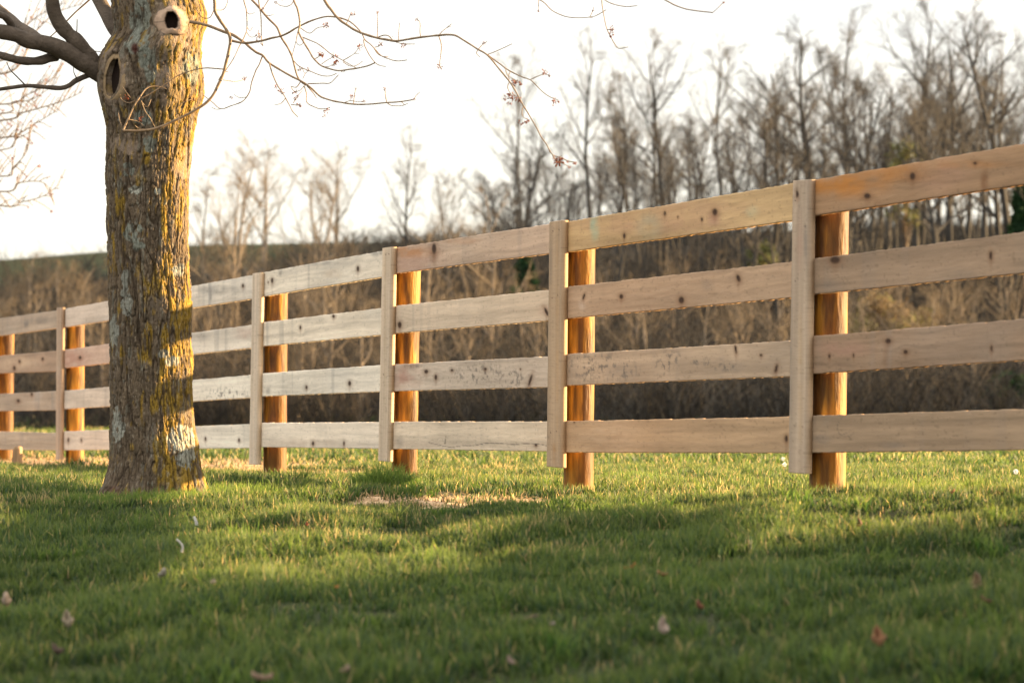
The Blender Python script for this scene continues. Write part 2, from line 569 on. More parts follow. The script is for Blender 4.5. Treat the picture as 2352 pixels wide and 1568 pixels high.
BAYMUL = {'A': .50, 'B': .68, 'C': .90, 'D': 1.14, 'E': 1.14, 'F': .92, 'G': .68, 'H': .68}
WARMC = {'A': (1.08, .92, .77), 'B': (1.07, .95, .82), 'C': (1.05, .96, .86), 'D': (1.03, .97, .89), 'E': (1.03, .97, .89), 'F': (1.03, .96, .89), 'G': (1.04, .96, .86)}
def board_mesh(name, c4, thick, tint, feats, seed, nu=None, nv=None, off=0.0):
    """c4: corner pixels TL TR BR BL on the face plane; a solid board with a worked, slightly uneven face"""
    TL, TR, BR, BL = [on_fence(p[0], p[1], off) for p in c4]
    Lm = np.linalg.norm(TR - TL); Hm = np.linalg.norm(TL - BL)
    nu = nu or max(8, int(Lm / .010)); nv = nv or max(6, int(Hm / .0045))
    u = np.linspace(0, 1, nu)[None, :, None]; v = np.linspace(0, 1, nv)[:, None, None]
    P = (TL * (1 - u) + TR * u) * (1 - v) + (BL * (1 - u) + BR * u) * v
    um, vm = (u * Lm)[..., 0] + 0 * v[..., 0], (v * Hm)[..., 0] + 0 * u[..., 0]
    rough = .0011 * fbm(um * 6, vm * 60, seed, s=seed) + .0022 * vnoise(um * 1.6, vm * 3, s=seed + 5)
    edge = .0016 * vnoise(um * 45, seed, s=seed + 6) + .001 * vnoise(um * 12, 4 + seed, s=seed + 7)
    vert = Lm < Hm
    if vert:
        rough = .0011 * fbm(um * 60, vm * 6, seed, s=seed) + .0018 * vnoise(um * 3, vm * 1.2, s=seed + 5)
    if not vert:
        P[0, :, 2] += edge[0]; P[-1, :, 2] += vnoise(um[0] * 40, seed + 9.0, s=seed + 8) * .0018
    P = P + (-NB) * rough[..., None]
    back = (P * 0 + (TL * (1 - u) + TR * u) * (1 - v) + (BL * (1 - u) + BR * u) * v) + NB * thick
    back[..., 2] = P[..., 2]
    px, py = project(P)
    # colour: grain, weather marks, knots
    gu, gv = (vm, um) if vert else (um, vm)
    warp = .012 * vnoise(gu * 2.2, gv * 9, s=seed + 1)
    for (kx, ky, rx, ry, *_) in feats.get('knot', []):
        warp = warp + .022 * splat(px, py, kx, ky, rx * 5, ry * 4.5, soft=.9) * np.tanh((ky - py) / 4.0)
    grain = fbm(gu * 1.1, (gv + warp) * 75, s=seed + 2, o=3)
    bands = vnoise(gu * .7, (gv + warp) * 26, s=seed + 3)
    blot = fbm(gu * 3.5, gv * 9, s=seed + 4, o=3)
    drip = sstep(.15, .75, vnoise(um * 16, vm * 1.6, s=seed + 11)) * sstep(-.1, .5, fbm(um * 2.4, 3.3, s=seed + 12))
    col = np.array(tint)[None, None] * 1.12 * (1 + .22 * grain + .13 * bands + .15 * blot)[..., None]
    k = feats.get('grey', .35)
    col = col * (1 - (k * drip * .7)[..., None]) + (GREY * 1.5) * (k * drip * .7)[..., None]
    saw = sstep(.25, .8, vnoise(um * 70, vm * 3, s=seed + 31)) * sstep(-.2, .5, fbm(um * 3, vm * 5, s=seed + 32)) if not vert else 0 * um
    col = col * (1 - .07 * saw[..., None])
    fleck = sstep(.62, .85, vnoise(um * 55, vm * 130, s=seed + 33))
    col = col * (1 - .22 * fleck[..., None])
    g2 = sstep(.1, .8, fbm(um * 1.3 + 5, vm * 4, s=seed + 14)) * k * .35
    col = col * (1 - g2[..., None]) + np.array([.42, .42, .41]) * g2[..., None]
    def mixin(m, c, a):
        nonlocal col
        m = (m * a)[..., None]
        col = col * (1 - m) + c * m
    for (cx, cy, rx, ry, c, a) in feats.get('stain', []):
        m = splat(px, py, cx, cy, rx, ry, soft=.7) * np.clip(.75 + .9 * fbm(um * 9, vm * 25, s=seed + 20), 0, 1)
        mixin(m, c, a)
    for f in feats.get('mold', []):
        m = splat(px, py, f[0], f[1], f[2], f[3], soft=.9) * sstep(.05, .4, fbm(um * 40, vm * 60, s=seed + 22))
        mixin(m, GREY * .7, .75)
    for f in feats.get('knot', []):
        ang = f[4] if len(f) > 4 else 0.0
        mixin(splat(px, py, f[0], f[1] + 1, f[2] * 2.3, f[3] * 1.9, ang, .9), BROWN, .55)
        mixin(splat(px, py, f[0], f[1], f[2] * 1.2, f[3] * 1.2, ang, .4), KNOT, .97)
        mixin(splat(px, py, f[0], f[1] + f[3] * 2.2, f[2] * .8, f[3] * 2.2, 0, .9), BROWN, .25)
    for line in feats.get('line', []):
        pts = catmull(line, 2.0)
        m = np.zeros(px.shape)
        for i in range(len(pts)):
            m = np.maximum(m, 1 - sstep(.5, 1.7, np.hypot(px - pts[i, 0], (py - pts[i, 1]) * 1.2)))
        mixin(m, GREY * .5, feats.get('ink', .8))
    if 'nail' in feats:
        for (x, y) in feats['nail']:
            mixin(splat(px, py, x, y, 1.2, 1.6, soft=.6), KNOT * 2, .8)
    nF = nu * nv
    V = np.concatenate([P.reshape(-1, 3), back.reshape(-1, 3)])
    i = np.arange(nv - 1)[:, None] * nu + np.arange(nu - 1)[None]
    Ff = np.stack([i, i + nu, i + nu + 1, i + 1], -1).reshape(-1, 4)
    Fb = Ff[:, ::-1] + nF
    top = np.arange(nu - 1); bot = (nv - 1) * nu + np.arange(nu - 1)
    lf = np.arange(nv - 1) * nu; rt = lf + nu - 1
    Fs = np.concatenate([
        np.stack([top, top + 1, top + 1 + nF, top + nF], 1),
        np.stack([bot + 1, bot, bot + nF, bot + 1 + nF], 1),
        np.stack([lf + nu, lf, lf + nF, lf + nu + nF], 1),
        np.stack([rt, rt + nu, rt + nu + nF, rt + nF], 1)])
    c2 = np.concatenate([col.reshape(-1, 3), np.clip(col.reshape(-1, 3) * np.array([.95, .85, .70]), 0, 1)])
    return mesh_np(name, V, [Ff, Fb, Fs], np.clip(c2, .01, .8))

fence_loc = (float(on_fence(1845, 1130)[0]), float(on_fence(1845, 1130)[1]), -.2)
fence = thing('board_fence', 'four rail rough sawn board fence with round honey coloured posts crossing the lawn', 'fence', fence_loc)
SHIFT = Vector([-v for v in fence_loc])

def fadd(name, me, m, label=None):
    o = link(name, me, m, fence)
    o.location = SHIFT
    if label: o['label'] = label
    return o

# rail edges read at both ends of each bay: (x, [(top, bottom) x 4]); batten centre xs bound the boards
PALE, TAN, WARM, COOL = (.50, .42, .35), (.47, .365, .285), (.50, .38, .27), (.50, .455, .41)
EDGE = {
    'R-': (2352, [(330, 423.5), (533, 627), (732, 827), (939, 1033)]),
    '0R': (1874, [(413, 495), (593.5, 675.5), (771.5, 857.5), (954, 1039)]),
    '0L': (1820, [(421.5, 507), (601, 683.5), (782, 864), (957, 1040)]),
    '1R': (1303, [(509.5, 578.5), (658.5, 731), (813, 885), (967, 1038.5)]),
    '1L': (1262, [(514.5, 582), (666, 736), (818, 889), (968, 1036)]),
    '2R': (910, [(568.5, 627.5), (702, 765), (836.5, 898), (968, 1030.5)]),
    '2L': (877, [(576.5, 636), (707.5, 769), (838, 899), (969, 1030)]),
    '3R': (608, [(625, 680), (740, 794.5), (857, 909.5), (971, 1026.5)]),
    '3L': (580, [(632, 686), (746, 799), (861, 913), (973.5, 1028.5)]),
    '5R': (150, [(709, 751), (803, 844.5), (897, 939), (990.5, 1033.5)]),
    '5L': (127, [(713.5, 754), (805.5, 853), (898, 942), (994, 1034)]),
    'L-': (0, [(731, 771), (817, 857), (904.5, 943.5), (990.5, 1032)]),
}
def lerp_edge(a, b, x):
    (xa, ea), (xb, eb) = EDGE[a], EDGE[b]
    t = (x - xa) / (xb - xa)
    return [tuple(ea[i][k] + (eb[i][k] - ea[i][k]) * t for k in (0, 1)) for i in range(4)]

FEAT = {
 ('A', 0): dict(grey=.1, knot=[(2096, 405, 5, 7), (1992, 450, 6, 5), (2240, 375, 3, 3)], stain=[(1930, 424, 90, 26, ORANGE, .85), (2060, 398, 70, 18, ORANGE, .6), (2200, 378, 110, 9, ORANGE, .35), (2262, 418, 9, 26, BROWN, .8), (2015, 480, 9, 22, BROWN, .35), (2160, 400, 60, 40, PINK, .3)]),
 ('A', 1): dict(grey=.3, knot=[(1918, 597, 9, 7), (2276, 587, 3, 8)], stain=[(1905, 655, 30, 14, GREY, .25), (2200, 630, 40, 14, GREY, .2)], line=[[(1936, 605), (1933, 630), (1940, 652), (1946, 645), (1940, 636)]], ink=.35),
 ('A', 2): dict(grey=.3, knot=[(2040, 783, 5, 5), (2080, 808, 4, 4), (1905, 818, 1.5, 5), (1960, 816, 1.5, 4), (2277, 800, 2, 6)], stain=[(2034, 820, 6, 26, BROWN, .4), (1930, 800, 60, 16, PINK, .5)]),
 ('A', 3): dict(grey=.25, stain=[(1890, 1008, 20, 10, GREY, .4), (2050, 1022, 26, 7, GREY, .3)], line=[[(1935, 957), (1924, 975), (1928, 995), (1945, 1003), (1961, 994), (1958, 986), (1940, 996), (1922, 1006)]], ink=.45),
 ('B', 0): dict(grey=.05, knot=[(1642, 487, 4.5, 6.5), (1434, 542, 2.2, 5), (1612, 504, 1.8, 3.5), (1527, 490, 2, 4), (1557, 498, 1, 2.5)], stain=[(1500, 515, 150, 20, PINK, .4), (1600, 480, 120, 18, PINK, .35), (1366, 522, 9, 30, TEAL, .8), (1490, 520, 26, 26, TEAL, .25), (1728, 487, 14, 12, TEAL, .35), (1640, 505, 12, 14, PINK, .6)]),
 ('B', 1): dict(grey=.1, knot=[(1341, 681, 1.8, 6, .3), (1427, 681, 3.5, 4.5), (1565, 689, 5, 6.5), (1696, 639, 3.5, 7, -.3)], stain=[(1625, 655, 12, 12, GREY, .3), (1336, 700, 7, 12, (.6, .5, .44), .5)]),
 ('B', 2): dict(grey=.35, knot=[(1783, 846, 2.6, 8, .25), (1748, 815, 2.4, 2.6), (1690, 802, 2.0, 8, -.15)], mold=[(1425, 845, 34, 26), (1355, 840, 46, 30), (1540, 825, 26, 16), (1520, 845, 16, 14), (1633, 830, 16, 12), (1600, 831, 10, 6), (1670, 840, 30, 10)], stain=[(1425, 855, 30, 22, GREY, .3), (1690, 845, 24, 12, GREY, .25)], line=[[(1341, 875), (1352, 852), (1362, 838), (1369, 830)], [(1346, 856), (1352, 842), (1359, 846), (1357, 862), (1364, 855)]], ink=.5),
 ('B', 3): dict(grey=.05, knot=[(1806, 1007, 2.8, 6.5), (1319, 968, 1, 2)], stain=[(1400, 1000, 60, 30, WARM, .4)]),
 ('C', 0): dict(grey=.3, knot=[(997, 571, 4, 10)], stain=[(950, 600, 60, 40, PINK, .55), (935, 578, 60, 12, ORANGE, .5), (1060, 553, 40, 7, ORANGE, .35), (996, 600, 8, 22, BROWN, .6)]),
 ('C', 1): dict(grey=.35, knot=[(918, 746, 3.5, 6), (1255, 716, 2.5, 8, -.4)], stain=[(1248, 712, 12, 12, PINK, .4)]),
 ('C', 2): dict(grey=.55, knot=[(979, 853, 3.6, 3.8), (1001, 866, 2.4, 5), (1038, 850, 2.2, 2.4), (1115, 847, 2.4, 2.6), (1218, 873, 2.2, 11, .3), (1195, 847, 1.3, 1.3)], mold=[(1100, 860, 60, 22), (1180, 870, 26, 20), (945, 838, 20, 6)], stain=[(930, 866, 32, 26, PINK, .8), (945, 838, 20, 6, BROWN, .6)]),
 ('C', 3): dict(grey=.15, line=[[(985, 1016), (1020, 1024), (1040, 1026), (1065, 1023), (1090, 1022), (1120, 1017), (1150, 1018), (1185, 1020), (1215, 1018), (1235, 1019), (1256, 1023)], [(1024, 1002), (1022, 1018)]], knot=[(1231, 1022, 2.5, 2)], stain=[(950, 1020, 80, 9, TAN, .5), (918, 1012, 8, 14, GREY, .4)]),
 ('D', 0): dict(grey=.7, knot=[(822, 617, 2.4, 5), (625, 644, 2.2, 5), (616, 648, 1, 2)], stain=[(644, 624, 4, 10, GREY, .7), (862, 581, 9, 8, GREY, .6), (740, 604, 40, 6, GREY, .5), (875, 578, 4, 6, KNOT, .7), (800, 590, 30, 14, GREY, .3), (765, 628, 20, 10, WARM, .5)]),
 ('D', 1): dict(grey=.5, knot=[(690, 752, 1.8, 3.8), (766, 726, 2.6, 3)], stain=[(700, 728, 60, 10, GREY, .2)]),
 ('D', 2): dict(grey=.6, knot=[(704, 889, 1.8, 3.4), (803, 880, 2.8, 4.6)], stain=[(616, 898, 5, 8, GREY, .5), (700, 893, 6, 8, GREY, .4)]),
 ('D', 3): dict(grey=.3, knot=[(719, 1018, 2.2, 3.8), (790, 1018, 1.6, 4.2)], stain=[(700, 1018, 90, 10, TAN, .6)]),
 ('E', 0): dict(grey=.7, stain=[(500, 666, 60, 9, GREY, .45), (484, 680, 3, 10, GREY, .8)], knot=[(558, 656, 2, 3.5)]),
 ('E', 1): dict(grey=.6, stain=[(560, 765, 20, 12, PINK, .5), (460, 770, 20, 12, GREY, .4)]),
 ('E', 2): dict(grey=.7, mold=[(520, 905, 50, 14)]),
 ('E', 3): dict(grey=.5, knot=[(549, 1010, 1.8, 3.5), (472, 1007, 1.5, 3.5)]),
 ('F', 0): dict(grey=.5), ('F', 2): dict(grey=.5),
 ('F', 1): dict(grey=.2, knot=[(184, 821, 2.4, 3)], stain=[(170, 825, 32, 20, PINK, .8)]),
 ('F', 3): dict(grey=.4, knot=[(157, 1010, 1.6, 4), (187, 1010, 1.2, 3)]),
 ('G', 0): dict(grey=.7, stain=[(60, 742, 5, 10, GREY, .7), (90, 735, 30, 10, GREY, .4)]),
 ('G', 1): dict(grey=.3, knot=[(33, 845, 2.4, 4), (98, 824, 2, 3), (45, 830, 2, 3)], stain=[(40, 835, 40, 14, WARM, .6)]),
 ('G', 2): dict(grey=.6, knot=[(42, 920, 3, 3), (73, 905, 2, 3)]),
 ('G', 3): dict(grey=.6),
}
# bay: (name, left-end x, right-end x, left edge set, right edge set, four tints)
def bay(nm, xl, xr, el, er, tints, seed):
    for i in range(4):
        c4 = [(xl, el[i][0]), (xr, er[i][0]), (xr, er[i][1]), (xl, el[i][1])]
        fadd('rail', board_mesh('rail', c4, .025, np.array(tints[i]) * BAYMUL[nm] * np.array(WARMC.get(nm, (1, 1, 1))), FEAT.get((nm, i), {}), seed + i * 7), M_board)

EDGE['LL'] = (-560, [(818, 846), (876, 904), (936, 964), (999, 1027)])
for q, (xa, xb) in enumerate([(-268, -162), (-358, -270), (-434, -360)]):
    bay('H', xa, xb, lerp_edge('LL', 'L-', xa), lerp_edge('LL', 'L-', xb), [(.44, .38, .33)] * 4, 400 + 30 * q)
x_n = [1843, 1281, 892, 591, None, 139, -18]
bay('B', 1284, 1840, lerp_edge('1R', '0L', 1284), lerp_edge('1R', '0L', 1840), [(.56, .435, .27), TAN, PALE, WARM], 100)
rA = lerp_edge('0R', 'R-', 2650)
bay('A', 1846, 2650, lerp_edge('0R', 'R-', 1846), rA, [(.47, .34, .235), (.46, .375, .305), (.46, .36, .285), (.49, .405, .32)], 140)
bay('C', 894, 1279, lerp_edge('2R', '1L', 894), lerp_edge('2R', '1L', 1279), [(.46, .37, .31), (.53, .46, .39), (.47, .42, .38), (.57, .51, .44)], 180)
bay('D', 593, 890, lerp_edge('3R', '2L', 593), lerp_edge('3R', '2L', 890), [(.52, .48, .43), (.53, .48, .42), (.52, .49, .45), (.53, .48, .43)], 220)
xm = 345.0
def mid_edges():
    return lerp_edge('5R', '3L', xm)
bay('E', xm + 1, 589, mid_edges(), lerp_edge('5R', '3L', 589), [(.50, .46, .42)] * 2 + [(.52, .49, .45)] * 2, 260)
bay('F', 141, xm - 1, lerp_edge('5R', '3L', 141), mid_edges(), [(.49, .44, .40), (.43, .33, .28), (.48, .44, .40), (.48, .44, .40)], 300)
bay('G', -17, 137, lerp_edge('L-', '5L', -17), lerp_edge('L-', '5L', 137), [(.44, .38, .33), (.40, .31, .25), (.42, .36, .31), (.43, .38, .33)], 340)
bay('H', -160, -19, lerp_edge('L-', '5L', -160), lerp_edge('L-', '5L', -19), [(.44, .38, .33)] * 4, 380)

# vertical face boards: TL, TR, BR, BL pixels of the front face
BAT = [
 ([(1821, 415), (1857, 412), (1848, 1088), (1811, 1085)], (.45, .38, .32), dict(grey=.35, knot=[(1831, 446, 2.2, 7)], stain=[(1850, 560, 4, 40, GREY, .5), (1816, 800, 4, 200, GREY, .4), (1838, 880, 5, 160, (.42, .28, .15), .5), (1836, 560, 7, 60, PINK, .3)], nail=[(1826, 461), (1850, 520), (1826, 645), (1826, 979), (1844, 980)])),
 ([(1262, 510), (1291, 505.5), (1286, 1074), (1255.5, 1071)], (.46, .37, .28), dict(grey=.1, stain=[(1273, 1040, 4, 22, (.30, .16, .06), .6), (1266, 600, 3, 60, GREY, .3), (1280, 760, 3, 260, (.40, .25, .12), .45)], nail=[(1270, 531), (1284, 528), (1281, 678), (1268, 684), (1265, 993), (1278, 990)])),
 ([(878.5, 570), (899, 567), (889.5, 1060), (868.5, 1058)], (.50, .43, .36), dict(grey=.3, stain=[(884, 700, 2.5, 200, (.40, .28, .16), .4)], nail=[(886, 585), (893, 583), (881, 860)])),
 ([(580.5, 628), (596, 626), (588, 1067), (572, 1066)], (.47, .41, .35), dict(grey=.3)),
 ([(336, 668), (349, 667), (345, 1061), (331, 1060)], (.47, .41, .35), dict(grey=.3)),
 ([(130, 707), (140, 706), (136.5, 1056), (127.5, 1056)], (.42, .34, .28), dict(grey=.25)),
 ([(-26, 730), (-17, 729), (-20, 1055), (-29, 1055)], (.42, .34, .28), dict(grey=.25)),
 ([(2612, 260), (2666, 252), (2656, 1105), (2600, 1103)], (.45, .38, .32), dict(grey=.3)),
 ([(-166, 752), (-158, 751), (-160, 1052), (-168, 1052)], (.42, .34, .28), dict(grey=.25)),
 ([(-273, 770), (-266, 769), (-267, 1048), (-274, 1048)], (.42, .34, .28), dict(grey=.25)),
 ([(-362, 784), (-356, 783), (-357, 1046), (-363, 1046)], (.42, .34, .28), dict(grey=.25)),
 ([(-437, 797), (-432, 796), (-433, 1044), (-438, 1044)], (.42, .34, .28), dict(grey=.25)),
]
for k, (c4, tint, ft) in enumerate(BAT):
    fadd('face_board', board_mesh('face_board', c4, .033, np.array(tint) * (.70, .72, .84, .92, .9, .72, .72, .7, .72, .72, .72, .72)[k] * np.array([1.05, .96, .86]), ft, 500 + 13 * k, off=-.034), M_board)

def post_mesh(cx_top, y_top, cx_bot, y_bot, rad, seed, off=.1):
    top = on_fence(cx_top, y_top, off); bot = on_fence(cx_bot, y_bot, off)
    bot = bot + (bot - top) * .12
    n, m = 90, 150
    a = np.linspace(0, 2 * np.pi, n, endpoint=False)
    t = np.linspace(0, 1, m)[:, None]
    Hh = np.linalg.norm(top - bot)
    z = t * Hh
    ca, sa = np.cos(a)[None], np.sin(a)[None]
    rr = rad * (1 + .035 * vnoise(ca * 1.2 + 0 * z, sa * 1.2 + 0 * z, z * 2.2 + seed, s=seed) + .012 * fbm(ca * 6 + 0 * z, sa * 6 + 0 * z, z * 3, s=seed + 1))
    # shallow peeled facets and checks
    chk = sstep(.80, .93, vnoise(ca * 5 + 0 * z, sa * 5 + 0 * z, z * 1.1, s=seed + 2))
    rr = rr - .004 * chk
    P = bot + (top - bot) * t[..., None] + np.stack([rr * ca, rr * sa, 0 * rr], -1)
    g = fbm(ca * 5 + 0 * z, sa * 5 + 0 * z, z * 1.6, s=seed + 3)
    patch = sstep(-.30, .30, fbm(ca * 1.6 + 0 * z, sa * 1.6 + 0 * z, z * 2.4 + 3, s=seed + 4))  # dark wood patches, spread wide to stand in for shade on the posts
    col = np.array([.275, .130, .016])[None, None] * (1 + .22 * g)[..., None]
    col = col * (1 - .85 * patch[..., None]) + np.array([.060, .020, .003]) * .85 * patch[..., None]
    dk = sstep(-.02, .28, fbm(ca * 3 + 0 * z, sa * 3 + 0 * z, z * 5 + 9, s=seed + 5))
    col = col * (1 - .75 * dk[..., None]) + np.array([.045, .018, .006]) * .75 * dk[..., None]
    pale = sstep(.80, 1.0, 1 - t)          # paler weathered foot
    col = col * (1 - .30 * pale[..., None]) + np.array([.22, .12, .04]) * .30 * pale[..., None]
    V = np.concatenate([P.reshape(-1, 3), [top + np.array([0, 0, .004])]])
    i = np.arange(m - 1)[:, None] * n
    j = np.arange(n)[None]
    F = np.stack([i + j, i + (j + 1) % n, i + n + (j + 1) % n, i + n + j], -1).reshape(-1, 4)
    b = (m - 1) * n
    cap = np.stack([b + np.arange(n), b + (np.arange(n) + 1) % n, np.full(n, m * n)], 1)
    c = np.concatenate([col.reshape(-1, 3), [[.35, .2, .08]]])
    return mesh_np('post', V, [F, cap], np.clip(c, .004, .7), True)

# centre px of post axis at top and foot
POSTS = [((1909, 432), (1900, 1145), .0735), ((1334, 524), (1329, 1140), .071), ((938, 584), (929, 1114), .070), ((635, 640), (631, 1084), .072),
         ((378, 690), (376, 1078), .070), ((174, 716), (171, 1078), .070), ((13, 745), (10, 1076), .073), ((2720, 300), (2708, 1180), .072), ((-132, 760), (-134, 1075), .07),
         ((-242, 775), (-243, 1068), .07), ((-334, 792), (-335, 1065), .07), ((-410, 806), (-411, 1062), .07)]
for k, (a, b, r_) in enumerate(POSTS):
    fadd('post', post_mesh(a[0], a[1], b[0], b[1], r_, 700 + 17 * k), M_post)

# ------------------------------------------------------------------ the big maple
TD = 13.5
TB = at(345, 1140, TD)
TB[2] = float(ground_z(TB[0], TB[1]))
maple = thing('maple_tree', 'thick lichen covered maple trunk with knotholes and budding twigs standing before the fence', 'tree', TB)

OUT = np.array([  # y, left, right
 (-1900, 320, 350), (-1200, 292, 384), (-800, 276, 404),
 (-420, 262, 424), (-300, 258, 436), (-150, 252, 452), (-60, 250, 462), (0, 256, 467), (25, 258, 477), (50, 262, 480), (75, 264, 471), (100, 250, 467), (130, 231, 466), (175, 227, 469), (215, 230, 469),
 (240, 236, 462), (262, 239, 453), (300, 242, 447), (350, 241, 443), (392, 240, 439), (442, 242, 437), (492, 243, 435), (567, 244, 434), (642, 247, 435),
 (692, 248, 441), (742, 249, 440), (784, 250, 440), (834, 251, 444), (884, 252, 444), (934, 253, 445), (984, 252, 448), (1009, 252, 453), (1034, 252, 457),
 (1059, 251, 459), (1084, 248, 460), (1109, 244, 461), (1134, 236, 463), (1160, 226, 466), (1200, 210, 472)], float)

LICH = np.array([.155, .168, .145]); LICHP = np.array([.27, .275, .24]); MOSS = np.array([.21, .130, .010]); SMOOTH = np.array([.33, .25, .20])

def trunk_mesh():
    n, m = 460, 1500
    ys = np.linspace(1200, -1900, m)
    lft = np.interp(-ys, -OUT[::-1, 0][::-1], OUT[::-1, 1][::-1]) if False else np.interp(ys, OUT[:, 0], OUT[:, 1])
    rgt = np.interp(ys, OUT[:, 0], OUT[:, 2])
    k = np.hanning(15); k /= k.sum()
    sm = lambda q: np.convolve(np.pad(q, 7, 'edge'), k, 'valid')
    lft, rgt = sm(lft), sm(rgt)
    C = np.array([at((l + r) / 2, y, TD) for l, r, y in zip(lft, rgt, ys)])
    rad = (rgt - lft) / 2 * TD / FPX
    a = np.linspace(0, 2 * np.pi, n, endpoint=False)
    ca, sa = np.cos(a)[None], np.sin(a)[None]
    Z = C[:, 2][:, None]
    r0 = rad[:, None] * (1 + 0 * ca)
    flare = sstep(1040, 1170, ys)[:, None]
    r0 = r0 * (1 + flare * (.07 + .15 * np.cos(3 * a[None] + .6) + .06 * np.cos(7 * a[None])))
    # lumps
    r0 = r0 + .010 * vnoise(ca * 1.6, sa * 1.6, Z * 2.6, s=801) + .006 * vnoise(ca * 4, sa * 4, Z * 5, s=802)
    px, py = project(np.stack([C[:, 0][:, None] + r0 * ca, C[:, 1][:, None] + r0 * sa, Z + 0 * ca], -1))
    front = sstep(.1, -.15, sa) + 0 * Z
    sp = lambda cx, cy, rx, ry, ang=0, soft=.5: splat(px, py, cx, cy, rx, ry, ang, soft) * front
    wob = fbm(ca * 14, sa * 14, Z * 38, s=830, o=4) * 1.5
    def patchy(m, lo=.35, hi=.6):
        return sstep(lo, hi, m * (1 + .9 * wob) + .25 * wob * (m > .02))
    smooth = patchy(np.maximum.reduce([sp(388, 185, 26, 75, 0, .8), sp(395, 60, 48, 50, 0, .6), sp(285, 335, 30, 22, 0, .8), sp(260, 180, 34, 66, 0, .5), sp(420, 372, 22, 40, .2, .8)]))
    # bark fissures: warped, long in z
    wx = .35 * vnoise(ca * 5, sa * 5, Z * 9, s=803)
    f1 = vnoise(ca * 9 + wx, sa * 9 + wx, Z * 6.5 + wx, s=804)
    f2 = vnoise(ca * 19 + wx, sa * 19, Z * 19, s=805)
    f3 = vnoise(ca * 34, sa * 34 + wx, Z * 64, s=806)
    cr1 = 1 - sstep(.0, .16, np.abs(f1))
    cr2 = 1 - sstep(.0, .20, np.abs(f2))
    cr3 = 1 - sstep(.0, .22, np.abs(f3))
    big = sstep(-.4, .2, vnoise(ca * 2, sa * 2, Z * 2, s=807))
    crack = np.clip(cr1 * (.5 + .5 * big) + .65 * cr2 + .35 * cr3, 0, 1.2) * (1 - .88 * smooth)
    fine = fbm(ca * 40, sa * 40, Z * 40, s=808, o=3)
    plate = fbm(ca * 12, sa * 12, Z * 14, s=809, o=3)
    rough = (1 - .8 * smooth)
    rr = r0 - .008 * crack + (.0068 * plate + .0045 * fine) * rough
    # long seam on the lit right side
    seam = sp(433, 330, 1.6, 95, .02, .6) + sp(256, 470, 1.4, 90, .05, .6)
    rr = rr - .014 * np.clip(seam, 0, 1)
    # bulges: burl under the round knothole, collar of the left limb, swollen right edge
    rr = rr + .020 * sp(355, 105, 60, 26, 0, .8) + .016 * sp(262, 178, 40, 70, 0, .9) + .010 * sp(415, 110, 30, 12, -.5, .7) + .008 * sp(395, 55, 46, 46, 0, .7)
    rsurf = rr.copy()
    # the two knotholes are hollows in the trunk
    rr = rr - .075 * sp(394, 46, 17, 23, 0, .25) - .075 * sp(259, 172, 17, 46, .12, .25)
    P = np.stack([C[:, 0][:, None] + rr * ca, C[:, 1][:, None] + rr * sa, Z + 0 * ca], -1)
    base = np.array([.100, .074, .050])
    v1 = fbm(ca * 3, sa * 3, Z * 4, s=811)[..., None]
    v2 = fbm(ca * 14, sa * 14, Z * 16, s=812)[..., None]
    col = base * (1 + .35 * v1 + .35 * v2)
    pal = sstep(.0, .55, fbm(ca * 5, sa * 5, Z * 6, s=813))[..., None]
    col = col * (1 - .5 * pal) + np.array([.15, .12, .092]) * .5 * pal
    def mx(mm, c, al):
        nonlocal col
        q = np.clip(mm * al, 0, 1)[..., None]
        col = col * (1 - q) + np.asarray(c) * q
    mx(smooth * (.75 + .5 * np.clip(wob, -1, 1)), SMOOTH * .62, .6)
    rightish = sstep(-.35, .75, ca) * (sa < .6)
    ms = sstep(.10, .42, fbm(ca * 8, sa * 8, Z * 10, s=815) + .42 * rightish - .10 + .12 * vnoise(ca * 2, sa * 2, Z * 2, s=816))
    mx(ms * (1 - .5 * smooth), MOSS * 1.15, .78)
    ms2 = sstep(.30, .5, fbm(ca * 16, sa * 16, Z * 20, s=817))
    mx(ms2, np.array([.24, .145, .014]), .5)
    lg = sstep(.26, .42, fbm(ca * 9, sa * 9, Z * 12, s=818) - .10 * rightish)
    mx(lg, LICH * .8, .42)
    lp = sstep(.34, .5, fbm(ca * 22, sa * 22, Z * 24, s=819))
    mx(lp * (1 - .4 * smooth), LICHP * .85, .5)
    sp3 = sstep(.25, .5, fbm(ca * 34, sa * 34, Z * 40, s=826, o=3))
    mx(sp3, np.array([.30, .25, .19]), .4)
    sp4 = sstep(.25, .5, fbm(ca * 30, sa * 30, Z * 34, s=828, o=3))
    mx(sp4, np.array([.06, .045, .03]), .5)
    # crustose lichen rosettes seen on the trunk
    for (x, y, rx, ry, c) in [(306, 536, 24, 24, LICH * 1.15), (318, 566, 14, 12, LICH * 1.1), (417, 1008, 32, 34, LICHP * 1.05), (425, 1045, 22, 26, LICHP * .95), (434, 1072, 7, 12, LICHP * .9),
                              (311, 436, 15, 9, LICHP * 1.2), (276, 985, 13, 17, LICHP), (322, 40, 24, 48, LICH), (318, 95, 30, 30, LICH), (332, 130, 18, 24, LICH * .95), (268, 975, 10, 40, LICHP * .9),
                              (440, 155, 18, 44, LICH), (345, 150, 14, 44, LICH * .9), (330, 270, 22, 18, LICH), (345, 330, 16, 18, LICH), (295, 390, 14, 16, LICH), (262, 760, 10, 40, LICHP * .8), (290, 690, 16, 34, LICHP * .75),
                              (395, 830, 16, 12, LICHP * .8), (376, 812, 14, 10, LICHP * .7), (362, 438, 8, 9, LICHP), (412, 620, 14, 16, LICHP * .9), (288, 640, 10, 20, LICHP * .7)]:
        mq = sp(x, y, rx, ry, 0, .35)
        mx(patchy(mq, .4, .62), c * 1.0, .88)
